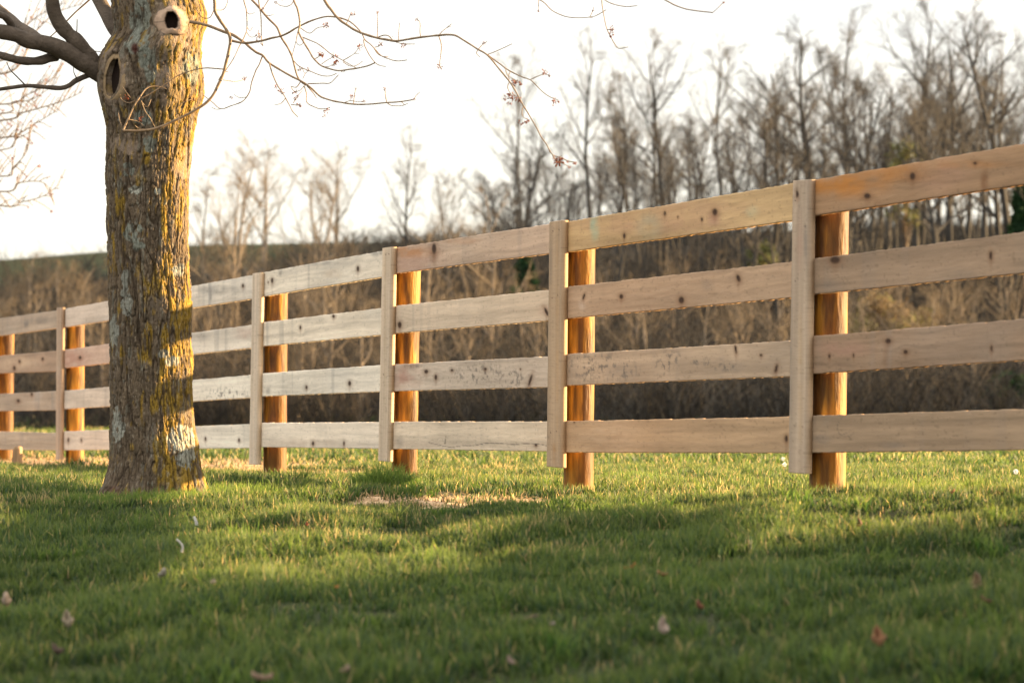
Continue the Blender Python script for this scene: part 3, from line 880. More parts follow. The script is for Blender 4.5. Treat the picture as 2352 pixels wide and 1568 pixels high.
    # bark in the furrows is darker brown
    mx(np.clip(crack, 0, 1) * (1 - .7 * smooth), np.array([.032, .021, .013]), .8)
    # torn reddish bark at the left root
    mx(sp(258, 1126, 14, 10, -.5, .6), np.array([.09, .045, .034]), .6)
    # hollows coloured near black for the dark inside
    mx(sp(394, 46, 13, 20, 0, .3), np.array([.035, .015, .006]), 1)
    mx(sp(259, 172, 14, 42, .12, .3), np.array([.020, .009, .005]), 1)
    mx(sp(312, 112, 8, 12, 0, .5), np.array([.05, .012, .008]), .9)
    i = np.arange(m - 1)[:, None] * n
    j = np.arange(n)[None]
    F = np.stack([i + j, i + (j + 1) % n, i + n + (j + 1) % n, i + n + j], -1).reshape(-1, 4)
    return mesh_np('trunk', P.reshape(-1, 3) - TB, [F], np.clip(col.reshape(-1, 3), .004, .6), True), C, rsurf, ys

tm, TC, TRS, TYS = trunk_mesh()
trunk = link('trunk', tm, M_bark, maple)

def surf_pt(px, py, extra=0.0):
    """point on the trunk's camera-facing surface under a photo position"""
    k = int(np.argmin(np.abs(TYS - py)))
    c = TC[k]
    p = at(px, py, TD)
    n = TRS.shape[1]
    row = TRS[max(k - 3, 0):k + 4].mean(0)
    r = float(row[int(n * .75)])
    for _ in range(4):
        dx = float(np.clip((p[0] - c[0]) / r, -.96, .96))
        ang = (2 * math.pi - math.acos(dx)) / (2 * math.pi) * n
        q = int(ang)
        r = float(np.mean([row[(q + e) % n] for e in range(-4, 5)]))
    return at(px, py, TD - r * math.sqrt(1 - dx * dx) - extra)

def knothole(label, cx, cy, rx_in, ry_in, rx_out, ry_out, ang, col, seed, lift):
    """raised callus collar rolling into the hollow"""
    n, m = 72, 18
    a = np.linspace(0, 2 * np.pi, n, endpoint=False)
    V, Cc = [], []
    for k in range(m):
        t = k / (m - 1)                       # 0 inner (deep) .. 1 outer rim
        if t < .25:
            fx, depth = 0.0 + t * .2, .045 * (1 - t / .25)
            ux = t / .25 * .12
        else:
            ux = .12 + (t - .25) / .75 * .88
            depth = -lift * math.sin(math.pi * min(1, (ux - .0) / 1.0) ** .8) + .004 * ux ** 6
        for q, aa in enumerate(a):
            wv = 1 + .17 * float(vnoise(math.cos(aa) * 1.6, math.sin(aa) * 1.6, seed, s=seed)) + .05 * float(vnoise(math.cos(aa) * 5, math.sin(aa) * 5, seed, s=seed + 1))
            ex = (rx_in + (rx_out - rx_in) * ux) * math.cos(aa) * wv
            ey = (ry_in + (ry_out - ry_in) * ux) * math.sin(aa) * wv
            x = cx + ex * math.cos(ang) - ey * math.sin(ang)
            y = cy + ex * math.sin(ang) + ey * math.cos(ang)
            V.append(surf_pt(x, y, -depth + .003))
            cj = np.array(col) * (1 + .22 * float(fbm(x * .16, y * .16, s=seed))) * (1 - .5 * float(sstep(.55, .8, vnoise(math.cos(aa) * 7, math.sin(aa) * 7, ux * 1.2, s=seed + 4))))
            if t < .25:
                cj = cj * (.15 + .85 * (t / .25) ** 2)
            e = float(sstep(.72, .95, ux + .15 * float(vnoise(x * .3, y * .3, s=seed + 2))))
            cj = cj * (1 - e) + np.array([.15, .11, .075]) * e
            Cc.append(cj)
    V.append(surf_pt(cx, cy, -.05)); Cc.append(np.array([.012, .006, .003]))  # near-black floor puts the darkness of the hole into the colour
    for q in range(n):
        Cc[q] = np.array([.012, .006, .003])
    V = np.array(V) - TB
    capf = np.stack([np.arange(n), (np.arange(n) + 1) % n, np.full(n, n * m)], 1)
    i = np.arange(m - 1)[:, None] * n
    j = np.arange(n)[None]
    F = np.stack([i + (j + 1) % n, i + j, i + n + j, i + n + (j + 1) % n], -1).reshape(-1, 4)
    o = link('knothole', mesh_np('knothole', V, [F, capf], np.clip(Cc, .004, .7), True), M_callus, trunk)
    o['label'] = label
    return o
M_callus = mat('callus_wood', var=0.10, scale=50, bump=0.25, bscale=90, rough=0.8, spec=0.2)
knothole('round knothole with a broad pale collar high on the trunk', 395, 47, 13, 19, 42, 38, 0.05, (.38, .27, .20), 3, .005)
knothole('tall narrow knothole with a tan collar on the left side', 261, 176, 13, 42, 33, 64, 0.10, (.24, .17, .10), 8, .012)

# limbs and twigs, traced with a distance of their own
def pts(z, ox, oy):
    return [(ox + a / 4.0, oy + b / 4.0) for a, b in z]

def add_path(T, P, r0, r1, d0, d1, seed=0, sides=7, step=5.0, knob=0.12, wig=.6):
    C = catmull(P, step)
    n = len(C)
    s = np.concatenate([[0], np.cumsum(np.hypot(*np.diff(C, axis=0).T))]); s /= s[-1]
    dd = d0 + (d1 - d0) * s + .05 * np.sin(3 * s * 2 + seed)* min(1, abs(d1 - d0) * 3 + .2) * s
    rr = (r0 + (r1 - r0) * s ** .8)
    rr = rr * (1 + knob * vnoise(s * n * .35, seed, s=5))
    C = C + np.stack([vnoise(s * n * .22, seed + 3.0, s=61), vnoise(s * n * .22, seed + 7.0, s=62)], 1) * wig * min(1.0, 1.2)
    W = np.array([at(x, y, d) for (x, y), d in zip(C, dd)]) - TB
    T.poly(W, np.maximum(rr * dd / FPX, .0011), sides)
    return W

def limb(paths, m, label=None, sides=12):
    T = Tubes()
    for p in paths:
        add_path(T, *p[:5], seed=R.random() * 50, sides=sides, step=6, wig=1.0 if p[1] > 4 else .6)
    o = link('branch', T.mesh('branch'), m, maple)
    if label: o['label'] = label
    return o

# left limbs
limb([(pts([(1000, 720), (880, 640), (760, 570), (640, 500), (520, 440), (380, 395), (250, 370), (140, 325), (0, 290), (-160, 250), (-500, 190), (-1100, 20), (-1900, -60), (-2700, -420), (-3400, -500)], 0, 0), 24, 2, 13.5, 12.2),
      (pts([(400, 385), (300, 315), (210, 265), (140, 205), (60, 130), (0, 80), (-120, -20), (-500, -250), (-900, -700), (-1500, -1000)], 0, 0), 12, 2, 13.35, 14.4),
      (pts([(240, 385), (185, 345), (125, 290), (100, 220), (45, 155), (0, 135), (-140, 70), (-500, 60), (-900, -150), (-1500, -250)], 0, 0), 9.5, 1.5, 13.36, 12.2),
      (pts([(520, 520), (450, 530), (380, 553), (280, 562), (150, 548), (0, 510), (-150, 470), (-420, 450), (-1000, 520), (-1600, 430), (-2200, 500)], 0, 0), 11, 1.5, 13.4, 12.4)],
     M_limb, 'dark limb sweeping off the left side of the trunk and forking')
limb([(pts([(1020, 720), (900, 640), (820, 530), (700, 380), (570, 250), (505, 130), (478, 0), (470, -200), (380, -600), (420, -1200), (200, -2000), (240, -2800)], 0, 0), 22, 2, 13.5, 12.6),
      (pts([(650, 345), (690, 325), (705, 290), (710, 180)], 0, 0), 1.7, 1.0, 13.42, 13.4),
      (pts([(800, 500), (835, 482), (880, 472), (925, 480)], 0, 0), 1.2, 1.0, 13.4, 13.4)], M_limb, 'dark curved limb rising from the left collar')
limb([(pts([(960, 740), (850, 690), (780, 705), (700, 742), (640, 788), (560, 808), (420, 800), (250, 790), (100, 808), (0, 822), (-200, 850), (-700, 860), (-1200, 960), (-1600, 930)], 0, 0), 7, 1, 13.5, 12.9),
      (pts([(232, 785), (150, 700), (90, 640), (60, 570)], 0, 0), 1.8, 1.0, 13.3, 13.2),
      (pts([(712, 735), (680, 670), (675, 620)], 0, 0), 1.5, .9, 13.4, 13.3)], M_limb, 'thin drooping branch below the left limbs')
limb([(pts([(1150, 520), (1090, 330), (1000, 160), (900, -20), (800, -220), (700, -520), (420, -1100), (380, -1800), (100, -2600)], 0, 0), 20, 2, 13.55, 14.4)], M_limb, 'pale upright limb parting from the top of the trunk')
limb([(pts([(430, 365), (530, 280), (610, 200), (700, 110), (820, 0), (900, -80)], 0, 0), 1.3, 2.2, 13.9, 13.8)], M_twig, 'thin straight twig crossing behind the left limbs', 6)

# twigs on the right; each traced twig family is one branch
R1, R2, R3 = (0, 0), (588, 0), (1176, 0)
BUDS = []
def fam(lbl, lst, m=M_twig):
    T = Tubes()
    for z, off, r0, r1, d0, d1 in lst:
        add_path(T, pts(z, *off), r0, r1, d0, d1, seed=R.random() * 50, sides=6, step=4)
    o = link('branch', T.mesh('branch'), m, maple)
    o['label'] = lbl
    return o

fam('long pale whip hanging over the trunk and bending into a hook', [
 ([(1900, -700), (1930, -300), (1970, 0), (1975, 100), (2010, 170), (2075, 270), (2115, 350), (2100, 480), (2070, 600), (2050, 680), (2000, 790), (1930, 910), (1800, 1010), (1600, 1110), (1480, 1165), (1330, 1200), (1130, 1203)], R1, 4.2, 2.9, 13.0, 12.9),
 ([(1130, 1203), (1180, 1090), (1240, 960), (1290, 890), (1340, 820), (1400, 795), (1480, 800), (1530, 822)], R1, 2.6, .9, 12.9, 13.0),
 ([(2055, 637), (1900, 625), (1780, 645), (1650, 690), (1550, 750), (1400, 850), (1300, 905)], R1, 1.5, .9, 12.97, 12.95),
 ([(1295, 925), (1330, 1020), (1380, 1090), (1420, 1165)], R1, 1.2, .8, 12.93, 12.98),
 ([(1180, 1100), (1260, 1112), (1310, 1150)], R1, 1.1, .7, 12.9, 12.95),
 ([(1250, 925), (1190, 945), (1120, 920), (1100, 870)], R1, 1.4, .8, 12.9, 12.95),
 ([(1200, 900), (1160, 850), (1130, 800)], R1, 1.1, .7, 12.9, 12.95),
 ([(1240, 1150), (1270, 1180), (1330, 1190)], R1, .9, .7, 12.9, 12.92),
 ([(1120, 1160), (1100, 1100), (1088, 1040)], R1, 1.2, .8, 12.9, 12.95),
 ([(1300, 940), (1350, 985), (1390, 915)], R1, .9, .6, 12.9, 12.95),
 ([(1645, 1085), (1618, 1030), (1650, 965), (1720, 930), (1790, 905)], R1, 1.2, .8, 12.9, 12.95),
 ([(1645, 1090), (1630, 1180), (1590, 1250)], R1, 1.0, .7, 12.9, 12.9),
 ([(2050, 735), (2150, 750), (2230, 735), (2270, 705)], R1, 1.1, .8, 12.95, 13.1),
 ([(2030, 700), (2010, 735), (2060, 665), (2095, 660)], R1, .9, .7, 12.95, 13.0),
 ([(1990, 95), (2050, 90), (2085, 40), (2092, 0)], R1, 1.0, .8, 13.0, 13.1),
 ([(1962, 100), (1930, 160), (1870, 165), (1820, 120), (1795, 80)], R1, 1.1, .8, 13.0, 13.0)])
fam('arching twig that curves over and hangs to the right', [
 ([(2118, 372), (2230, 395), (2351, 388), (2472, 360), (2602, 325), (2742, 250), (2852, 195), (2972, 158), (3092, 160), (3202, 195), (3272, 250), (3322, 310), (3352, 370), (3402, 410), (3442, 450), (3502, 510), (3572, 545), (3652, 562), (3737, 555)], R1, 3.0, 1.0, 13.0, 12.4),
 ([(990, 370), (1000, 430), (1050, 520), (1110, 590), (1190, 612)], R2, 1.4, .9, 12.6, 12.5),
 ([(1085, 450), (1120, 500), (1170, 522), (1215, 522)], R2, 1.2, .8, 12.5, 12.5),
 ([(1090, 437), (1130, 427), (1150, 395)], R2, 1.0, .7, 12.5, 12.5),
 ([(1250, 340), (1255, 335), (1260, 330)], R2, .5, .5, 12.5, 12.5)])
fam('knobbly twig running right from the trunk and curving level', [
 ([(1750, 200), (1920, 240), (2050, 290), (2150, 330), (2250, 400), (2352, 480), (2412, 510), (2472, 580), (2602, 660), (2762, 745), (2832, 790), (2912, 860), (2992, 910), (3152, 945), (3252, 960), (3402, 958), (3552, 945), (3682, 935), (3802, 915)], R1, 3.9, 1.3, 13.2, 12.5),
 ([(1450, 915), (1470, 880), (1505, 845)], R2, 1.0, .6, 12.5, 12.5),
 ([(120, 580), (160, 700), (200, 790), (260, 880), (310, 970), (340, 1030), (382, 1075)], R2, 1.7, 1.0, 12.9, 12.8),
 ([(270, 905), (230, 950), (170, 965)], R2, 1.0, .7, 12.8, 12.8), ([(320, 960), (380, 966), (415, 955)], R2, 1.1, .8, 12.8, 12.8),
 ([(60, 520), (20, 610), (0, 640), (-41, 760), (-61, 850), (-121, 930), (-231, 975), (-321, 1000), (-401, 940), (-481, 880)], R2, 1.5, .9, 12.95, 13.1),
 ([(-90, 895), (-160, 895), (-200, 870)], R2, .9, .6, 13.0, 13.0), ([(-321, 1000), (-370, 1005), (-410, 985)], R2, .9, .6, 13.0, 13.0),
 ([(480, 770), (600, 766), (680, 765), (730, 720), (757, 688)], R2, 1.4, .9, 12.8, 12.7),
 ([(440, 790), (465, 860), (470, 945), (560, 995), (620, 1002), (680, 990)], R2, 1.4, .9, 12.8, 12.7),
 ([(410, 755), (370, 803), (320, 795), (340, 830), (368, 858)], R2, 1.3, .8, 12.8, 12.8),
 ([(440, 795), (410, 830), (370, 845)], R2, .9, .7, 12.8, 12.8), ([(340, 950), (380, 890), (425, 832)], R2, .9, .6, 12.8, 12.8),
 ([(470, 790), (520, 850), (555, 900)], R2, 1.8, .8, 12.8, 12.8),
 ([(895, 955), (905, 880), (913, 820)], R2, 1.1, .8, 12.65, 12.65), ([(1205, 945), (1190, 880), (1183, 815)], R2, 1.2, .9, 12.6, 12.6),
 ([(1205, 945), (1240, 970), (1330, 972), (1395, 950)], R2, 1.1, .8, 12.6, 12.6), ([(1335, 935), (1365, 965)], R2, .8, .6, 12.6, 12.6),
 ([(810, 945), (870, 925), (940, 938), (1000, 930)], R2, 1.0, .7, 12.65, 12.6)])
fam('golden twig descending in small bends to join the level twig', [
 ([(-480, -420), (-250, -180), (-80, -40), (0, 40), (60, 110), (120, 180), (190, 250), (230, 340), (280, 420), (325, 510), (350, 600), (375, 690), (410, 748), (460, 785)], R2, 3.4, 2.0, 13.3, 12.85),
 ([(345, 560), (400, 610), (500, 655), (600, 695), (680, 700), (740, 675)], R2, 1.2, .9, 12.9, 12.8),
 ([(425, 630), (450, 675), (485, 640)], R2, .8, .7, 12.9, 12.9), ([(455, 670), (430, 725)], R2, .7, .7, 12.9, 12.9), ([(425, 632), (395, 640)], R2, .8, .6, 12.9, 12.9),
 ([(115, 0), (75, 65), (45, 100)], R2, 1.2, .8, 13.0, 13.0), ([(100, 140), (130, 145), (165, 133)], R2, .9, .6, 13.0, 13.0),
 ([(20, -60), (32, 60), (45, 150), (50, 260), (50, 370), (65, 425), (40, 395)], R2, 1.8, .9, 13.1, 12.95),
 ([(25, 350), (22, 280)], R2, 1.0, .6, 12.9, 12.9)])
fam('twig looping down through the middle of the branch tangle', [
 ([(250, -300), (345, 0), (380, 80), (400, 170), (400, 250), (393, 300), (440, 390), (490, 470), (530, 540), (600, 605), (700, 640), (780, 650), (900, 632), (1020, 608), (1090, 580)], R2, 2.8, 1.6, 12.9, 12.3),
 ([(430, 345), (560, 400), (680, 490), (800, 560), (920, 625)], R2, 1.4, 1.0, 12.7, 12.5),
 ([(800, 560), (900, 495), (950, 425)], R2, 1.1, .7, 12.6, 12.5), ([(900, 495), (950, 492)], R2, .8, .6, 12.5, 12.5),
 ([(532, 545), (580, 520), (608, 480)], R2, 1.1, .8, 12.6, 12.6), ([(600, 590), (700, 530), (722, 515)], R2, 1.0, .8, 12.6, 12.6),
 ([(800, 570), (860, 605), (920, 605), (980, 565)], R2, 1.1, .7, 12.5, 12.5), ([(600, 605), (660, 615), (735, 580)], R2, 1.1, .7, 12.6, 12.5),
 ([(410, 260), (490, 307), (560, 260), (620, 245), (660, 215)], R2, 1.1, .8, 12.7, 12.6), ([(708, 520), (708, 475)], R2, .8, .6, 12.6, 12.6),
 ([(383, 290), (370, 385), (400, 417), (432, 398), (440, 345)], R2, 1.0, .7, 12.7, 12.7),
 ([(388, 285), (355, 420), (328, 520)], R2, .9, .7, 12.7, 12.8), ([(775, 655), (800, 665), (830, 640)], R2, .8, .6, 12.5, 12.5),
 ([(350, -20), (335, 30), (290, 60), (220, 50), (178, 12)], R2, 1.1, .7, 12.9, 12.9)])
fam('longest golden branch arching across the sky and drooping to a red budded tip', [
 ([(150, -900), (400, -400), (625, 0), (690, 90), (760, 180), (850, 242), (960, 300), (1110, 350), (1220, 370), (1310, 378), (1420, 360), (1520, 342), (1680, 328), (1760, 322), (1840, 332), (1920, 380), (2040, 455), (2130, 510), (2230, 630), (2320, 740), (2362, 800), (2402, 870), (2462, 980), (2572, 1160), (2622, 1260), (2672, 1330), (2722, 1420), (2802, 1450), (2872, 1480), (2932, 1490)], R2, 4.3, 1.1, 12.8, 11.9),
 ([(2130, 510), (2230, 580), (2320, 645), (2442, 705), (2522, 735), (2592, 800), (2652, 860), (2742, 910), (2782, 916)], R2, 1.8, 1.0, 12.3, 12.1),
 ([(170, 735), (230, 705), (290, 685), (345, 692)], R3, 1.1, .8, 12.1, 12.1), ([(290, 685), (300, 650)], R3, .9, .8, 12.1, 12.1),
 ([(370, 1425), (400, 1462), (450, 1495), (525, 1530)], R3, 1.2, .8, 11.9, 11.9), ([(103, 982), (90, 1040), (110, 1080), (160, 1105)], R3, 1.1, .8, 12, 12),
 ([(1115, 345), (1119, 230), (1115, 112)], R2, 1.2, .9, 12.5, 12.5), ([(1310, 372), (1313, 285), (1321, 212)], R2, 1.1, .8, 12.5, 12.5),
 ([(1512, 340), (1505, 290), (1508, 220), (1495, 190), (1465, 172)], R2, 1.1, .8, 12.4, 12.4), ([(1680, 325), (1720, 280), (1795, 222)], R2, 1.1, .7, 12.4, 12.4), ([(1745, 262), (1795, 240)], R2, .7, .6, 12.4, 12.4),
 ([(1680, 330), (1702, 410), (1697, 500), (1685, 595), (1705, 630)], R2, 1.3, .9, 12.4, 12.4), ([(1685, 595), (1663, 600)], R2, .8, .6, 12.4, 12.4),
 ([(2040, 455), (2085, 410), (2125, 385)], R2, 1.1, .8, 12.3, 12.3), ([(2130, 502), (2230, 460), (2352, 405)], R2, 1.2, .9, 12.3, 12.3), ([(2042, 458), (2025, 490), (2057, 527)], R2, 1.1, .8, 12.3, 12.3),
 ([(820, 222), (848, 190), (862, 145), (880, 110)], R2, 1.0, .7, 12.6, 12.6), ([(870, 140), (910, 128)], R2, .8, .6, 12.6, 12.6),
 ([(1110, 350), (1170, 327), (1220, 333), (1262, 375), (1330, 400), (1460, 408)], R2, 1.5, .9, 12.5, 12.4),
 ([(2340, 655), (2322, 690), (2330, 750)], R2, 1.0, .8, 12.2, 12.2), ([(2290, 622), (2310, 690), (2362, 730)], R2, 1.0, .8, 12.2, 12.2),
 ([(2330, 755), (2312, 800), (2330, 850), (2358, 890)], R2, 1.2, .9, 12.2, 12.2), ([(40, 750), (0, 720), (90, 765)], R3, .8, .6, 12.2, 12.2),
 ([(65, 885), (30, 880), (0, 850)], R3, 1.0, .7, 12.1, 12.1), ([(445, 1450), (455, 1425)], R3, .8, .6, 11.9, 11.9)])
fam('branch running above the picture whose twigs dangle into the top of the sky', [
 ([(-850, -1400), (-300, -900), (600, -620), (1500, -430), (2400, -260), (3300, -170), (3900, -150)], R2, 9.0, 2.4, 13.2, 12.2),
 ([(2250, -280), (2500, -40), (2602, 0), (2652, 30), (2722, 100), (2832, 150), (2952, 165), (3072, 157), (3132, 140), (3217, 92)], R2, 1.5, .9, 12.5, 12.3),
 ([(245, -10), (243, 100)], R3, .9, .7, 12.4, 12.4), ([(715, 157), (740, 110), (755, 60)], R3, .9, .7, 12.3, 12.3), ([(715, 160), (742, 167)], R3, .8, .5, 12.3, 12.3),
 ([(800, -240), (820, -40), (825, 20), (840, 120), (870, 260), (905, 340), (965, 435), (1000, 448), (1070, 432)], R3, 1.6, .8, 12.3, 12.2), ([(872, 275), (915, 272), (930, 250)], R3, 1.2, .8, 12.2, 12.2),
 ([(700, -260), (800, -60), (850, 0), (930, 40), (1040, 62), (1150, 55)], R3, 1.4, .9, 12.3, 12.3),
 ([(1050, -215), (1250, -90), (1400, 0), (1490, 45), (1600, 85), (1700, 102), (1845, 118)], R3, 1.7, 1.2, 12.3, 12.2), ([(1845, 118), (1900, 70), (1947, 18)], R3, .8, .6, 12.2, 12.2)])

fam('slender twig crossing in front of the arching twigs', [
 ([(2200, -300), (2240, 0), (2262, 100), (2270, 250), (2250, 330), (2200, 430), (2150, 530), (2070, 655)], R1, 1.7, 1.0, 13.05, 12.95),
 ([(2270, 250), (2295, 285), (2318, 250)], R1, .8, .6, 13, 13), ([(2262, 295), (2300, 340), (2350, 335)], R1, .9, .6, 13, 13), ([(2260, 100), (2290, 130), (2340, 118)], R1, .9, .6, 13, 13)])

def bud_cluster(px, py, d, size, n=14, droop=False):
    c = at(px, py, d) - TB
    size = size * .76
    V, F = [], []
    for k in range(n):
        dv = np.array([R.gauss(0, 1), R.gauss(0, 1), R.gauss(0, 1) - (.8 if droop else 0)])
        dv /= np.linalg.norm(dv) + 1e-6
        b = c + dv * size * R.uniform(.0, .5)
        t = c + dv * size * R.uniform(.7, 1.3)
        s = np.cross(dv, [R.random(), R.random(), 1.0]); s /= np.linalg.norm(s) + 1e-6
        s2 = np.cross(dv, s)
        w = size * R.uniform(.10, .2)
        q = len(V)
        mid = (b * .35 + t * .65)
        V += [b, mid + s * w, mid - s * .5 * w + s2 * w, mid - s * .5 * w - s2 * w, t]
        F += [(q, q + 1, q + 2), (q, q + 2, q + 3), (q, q + 3, q + 1), (q + 4, q + 2, q + 1), (q + 4, q + 3, q + 2), (q + 4, q + 1, q + 3)]
    link('bud_cluster', mesh_np('bud_cluster', V, [np.array(F)]), M_bud, maple)

for (x, y, d, s) in [(1160, 890, 12.93, .022), (1295, 1090, 12.93, .018), (1770, 912, 12.93, .018), (1700, 935, 12.93, .012), (2240, 728, 13.0, .014), (2125, 900, 13, .012), (2590, 0, 12.9, .01)]:
    bud_cluster(x / 4, y / 4, d, s)
for (x, y, d, s) in [(640, 232, 12.6, .022), (602, 497, 12.6, .024), (735, 545, 12.6, .028), (718, 590, 12.6, .016), (1140, 405, 12.5, .018), (955, 432, 12.5, .02), (890, 130, 12.6, .016), (1115, 115, 12.5, .011),
                     (1480, 180, 12.4, .013), (1360, 410, 12.45, .016), (1345, 435, 12.45, .012), (1688, 610, 12.4, .02), (230, 845, 12.85, .022), (190, 800, 12.85, .016), (395, 960, 12.8, .018), (370, 895, 12.8, .018),
                     (650, 1015, 12.7, .02), (628, 1070, 12.7, .013), (885, 895, 12.65, .018), (990, 930, 12.6, .014), (1183, 818, 12.6, .011), (912, 820, 12.65, .01), (1448, 915, 12.5, .011), (360, 850, 12.8, .018),
                     (20, 330, 12.95, .018), (10, 378, 12.95, .014), (60, 85, 13, .012), (400, 638, 12.9, .015), (2095, 400, 12.3, .013), (2300, 905, 12.1, .022), (2345, 880, 12.1, .026), (2325, 955, 12.1, .014), (180, 30, 12.9, .012), (480, 640, 12.9, .014)]:
    bud_cluster(588 + x / 4, y / 4, d, s)
for (x, y, d, s) in [(300, 660, 12.1, .02), (342, 692, 12.1, .012), (400, 920, 12.1, .022), (378, 962, 12.1, .009), (30, 745, 12.1, .02), (80, 762, 12.1, .016), (10, 770, 12.1, .018), (8, 885, 12.1, .024), (60, 905, 12.1, .024), (85, 1125, 12, .018), (135, 1108, 12, .02),
                     (425, 1480, 11.9, .034), (395, 1455, 11.9, .02), (450, 1450, 11.9, .016), (512, 1478, 11.9, .012), (578, 1490, 11.9, .015), (525, 1530, 11.9, .012), (915, 262, 12.2, .018), (910, 320, 12.2, .018), (895, 298, 12.2, .011), (745, 95, 12.3, .008), (242, 100, 12.4, .01), (1945, 18, 12.2, .01)]:
    bud_cluster(1176 + x / 4, y / 4, d, s, 16, True)

# ------------------------------------------------------------------ neighbouring budding tree at the left edge (trunk out of frame)
def left_tree():
    D = 30.0
    b = at(-620, 1075, D); b[2] = float(ground_z(b[0], b[1]))
    t = thing('budding_tree', 'red budded tree whose blurred twigs reach in at the left edge', 'tree', b)
    T = Tubes()
    T.poly(catmull([b - b, np.array([.05, 0, 2.0]), np.array([-.1, .1, 5.0]), np.array([.1, 0, 8.0])], .4), np.linspace(.2, .08, len(catmull([b - b, np.array([.05, 0, 2.0]), np.array([-.1, .1, 5.0]), np.array([.1, 0, 8.0])], .4))), 10)
    link('trunk', T.mesh('trunk'), M_limb, t)
    T = Tubes(); BV, BF = [], []
    fams = [[(-620, 120), (-300, 290), (0, 277), (50, 260), (100, 246), (150, 230), (190, 210)],
            [(-620, 180), (-250, 340), (0, 317), (38, 310), (88, 280), (135, 252)],
            [(-620, 60), (-300, 230), (0, 240), (62, 218), (100, 198), (140, 160)],
            [(-620, 260), (-250, 420), (0, 472), (50, 464), (100, 450), (135, 425)],
            [(-620, 220), (-250, 380), (0, 405), (30, 385), (60, 350), (70, 310)],
            [(-620, 200), (-250, 350), (0, 345), (40, 318), (80, 300)],
            [(-620, 40), (-300, 120), (0, 140), (60, 60), (110, 25), (150, 8)],
            [(-620, 20), (-300, 90), (0, 170), (80, 75), (130, 30), (190, 10)],
            [(-620, 240), (-250, 400), (0, 440), (45, 420), (95, 418), (120, 440)],
            [(-620, 100), (-300, 260), (0, 262), (30, 235), (75, 228), (130, 190)]]
    for q, P in enumerate(fams):
        C = catmull(P, 6.0); n = len(C)
        dd = np.linspace(D, D - 1.5 + (q % 4) * .8, n)
        W = np.array([at(x, y, d) for (x, y), d in zip(C, dd)]) - b
        T.poly(W, np.linspace(.035, .0032, n), 5)
        for k in range(int(n * .45), n - 1, 2):
            dv = W[k + 1] - W[k]; dv /= np.linalg.norm(dv)
            sgn = 1 if R.random() < .6 else -1
            e = W[k] + (dv * .7 + np.array([0, R.uniform(-.4, .4), sgn * R.uniform(.4, .9)])) * R.uniform(.08, .28)
            m = (W[k] + e) / 2 + np.array([0, 0, .01])
            T.poly([W[k], m, e], [.005, .004, .0035], 4)
            for c in (e, m):
                if R.random() < .22:
                    for _ in range(5):
                        v = np.array([R.gauss(0, 1) for _ in range(3)]); v *= .022 / (np.linalg.norm(v) + 1e-6)
                        w = np.array([R.gauss(0, 1) for _ in range(3)]) * .006
                        i = len(BV); BV.extend([c, c + v + w, c + v - w]); BF.append((i, i + 1, i + 2))
    link('branch', T.mesh('branch'), M_twig, t)
    link('blossom', mesh_np('blossom', BV, [np.array(BF)]), M_bud, t)
left_tree()

# ------------------------------------------------------------------ bare trees of the wood
def rot_to(v, ang, az):
    v = v / np.linalg.norm(v)
    a = np.cross(v, [.3, .5, .81]); a /= np.linalg.norm(a)
    b = np.cross(v, a)
    return v * math.cos(ang) + (a * math.cos(az) + b * math.sin(az)) * math.sin(ang)

def gen_tree(seed, H, r0, start=.35, spread=.55, nl=16, dens=1.0, fork=0):
    rr = random.Random(seed)
    trunk, crown = [], []
    def grow(p, v, L_, r, lev, nseg):
        out = trunk if lev <= 1 else crown
        pts_ = [p]; rad = [r]
        for i in range(nseg):
            v = v + np.array([rr.gauss(0, 1), rr.gauss(0, 1), 0]) * (.05 if lev == 0 else .15)
            v = v + np.array([0, 0, (.02, .055, .03, .02)[lev]])
            v = v / np.linalg.norm(v)
            q = pts_[-1] + v * L_ / nseg
            r2 = r * (1 - (i + 1) / nseg * (.80 if lev < 3 else .45))
            out.append(np.concatenate([pts_[-1], [rad[-1]], q, [r2]]))
            pts_.append(q); rad.append(r2)
        if lev >= 3:
            return
        n = {0: nl, 1: int(9 * dens), 2: int(8 * dens)}[lev]
        for k in range(n):
            t = (start + (1 - start) * (k + rr.random()) / n) if lev == 0 else (.22 + .78 * (k + rr.random()) / n)
            fi = min(t * nseg, nseg - .001); i = int(fi); f = fi - i
            bp = pts_[i] * (1 - f) + pts_[i + 1] * f
            br = rad[i] * (1 - f) + rad[i + 1] * f
            ang = rr.uniform(.7, 1.35) * spread if lev == 0 else rr.uniform(.35, 1.05)
            vd = pts_[i + 1] - pts_[i]; vd = vd / np.linalg.norm(vd)
            nv = rot_to(vd, ang, rr.uniform(0, 6.283))
            if lev == 0:
                ln = H * (.50 * (1 - t) + .11) * rr.uniform(.45, 1.4)
            else:
                ln = L_ * (.55 * (1 - t * .55)) * rr.uniform(.6, 1.1)
            ln = max(ln, .45)
            grow(bp, nv, ln, max(br * (.66 if lev == 0 else .55), .0095), lev + 1, {0: 7, 1: 4, 2: 2}[lev])
    grow(np.zeros(3), np.array([0, 0, 1.0]), H, r0, 0, 14)
    if fork:
        grow(np.array([.1, 0, 0]), np.array([.18, .05, 1.0]), H * .92, r0 * .8, 0, 14)
    return np.array(trunk), np.array(crown)

def proto(seed, H, r0, cb, ct, **k):
    a, b = gen_tree(seed, H, r0, **k)
    rr = np.random.default_rng(seed)
    ca = np.tile(cb, (len(a), 1)) * rr.uniform(.8, 1.2, (len(a), 1))
    cc = np.tile(ct, (len(b), 1)) * rr.uniform(.75, 1.25, (len(b), 1))
    return H, segs_mesh('trunk', a, 6, ca), segs_mesh('crown', b, 3, cc)

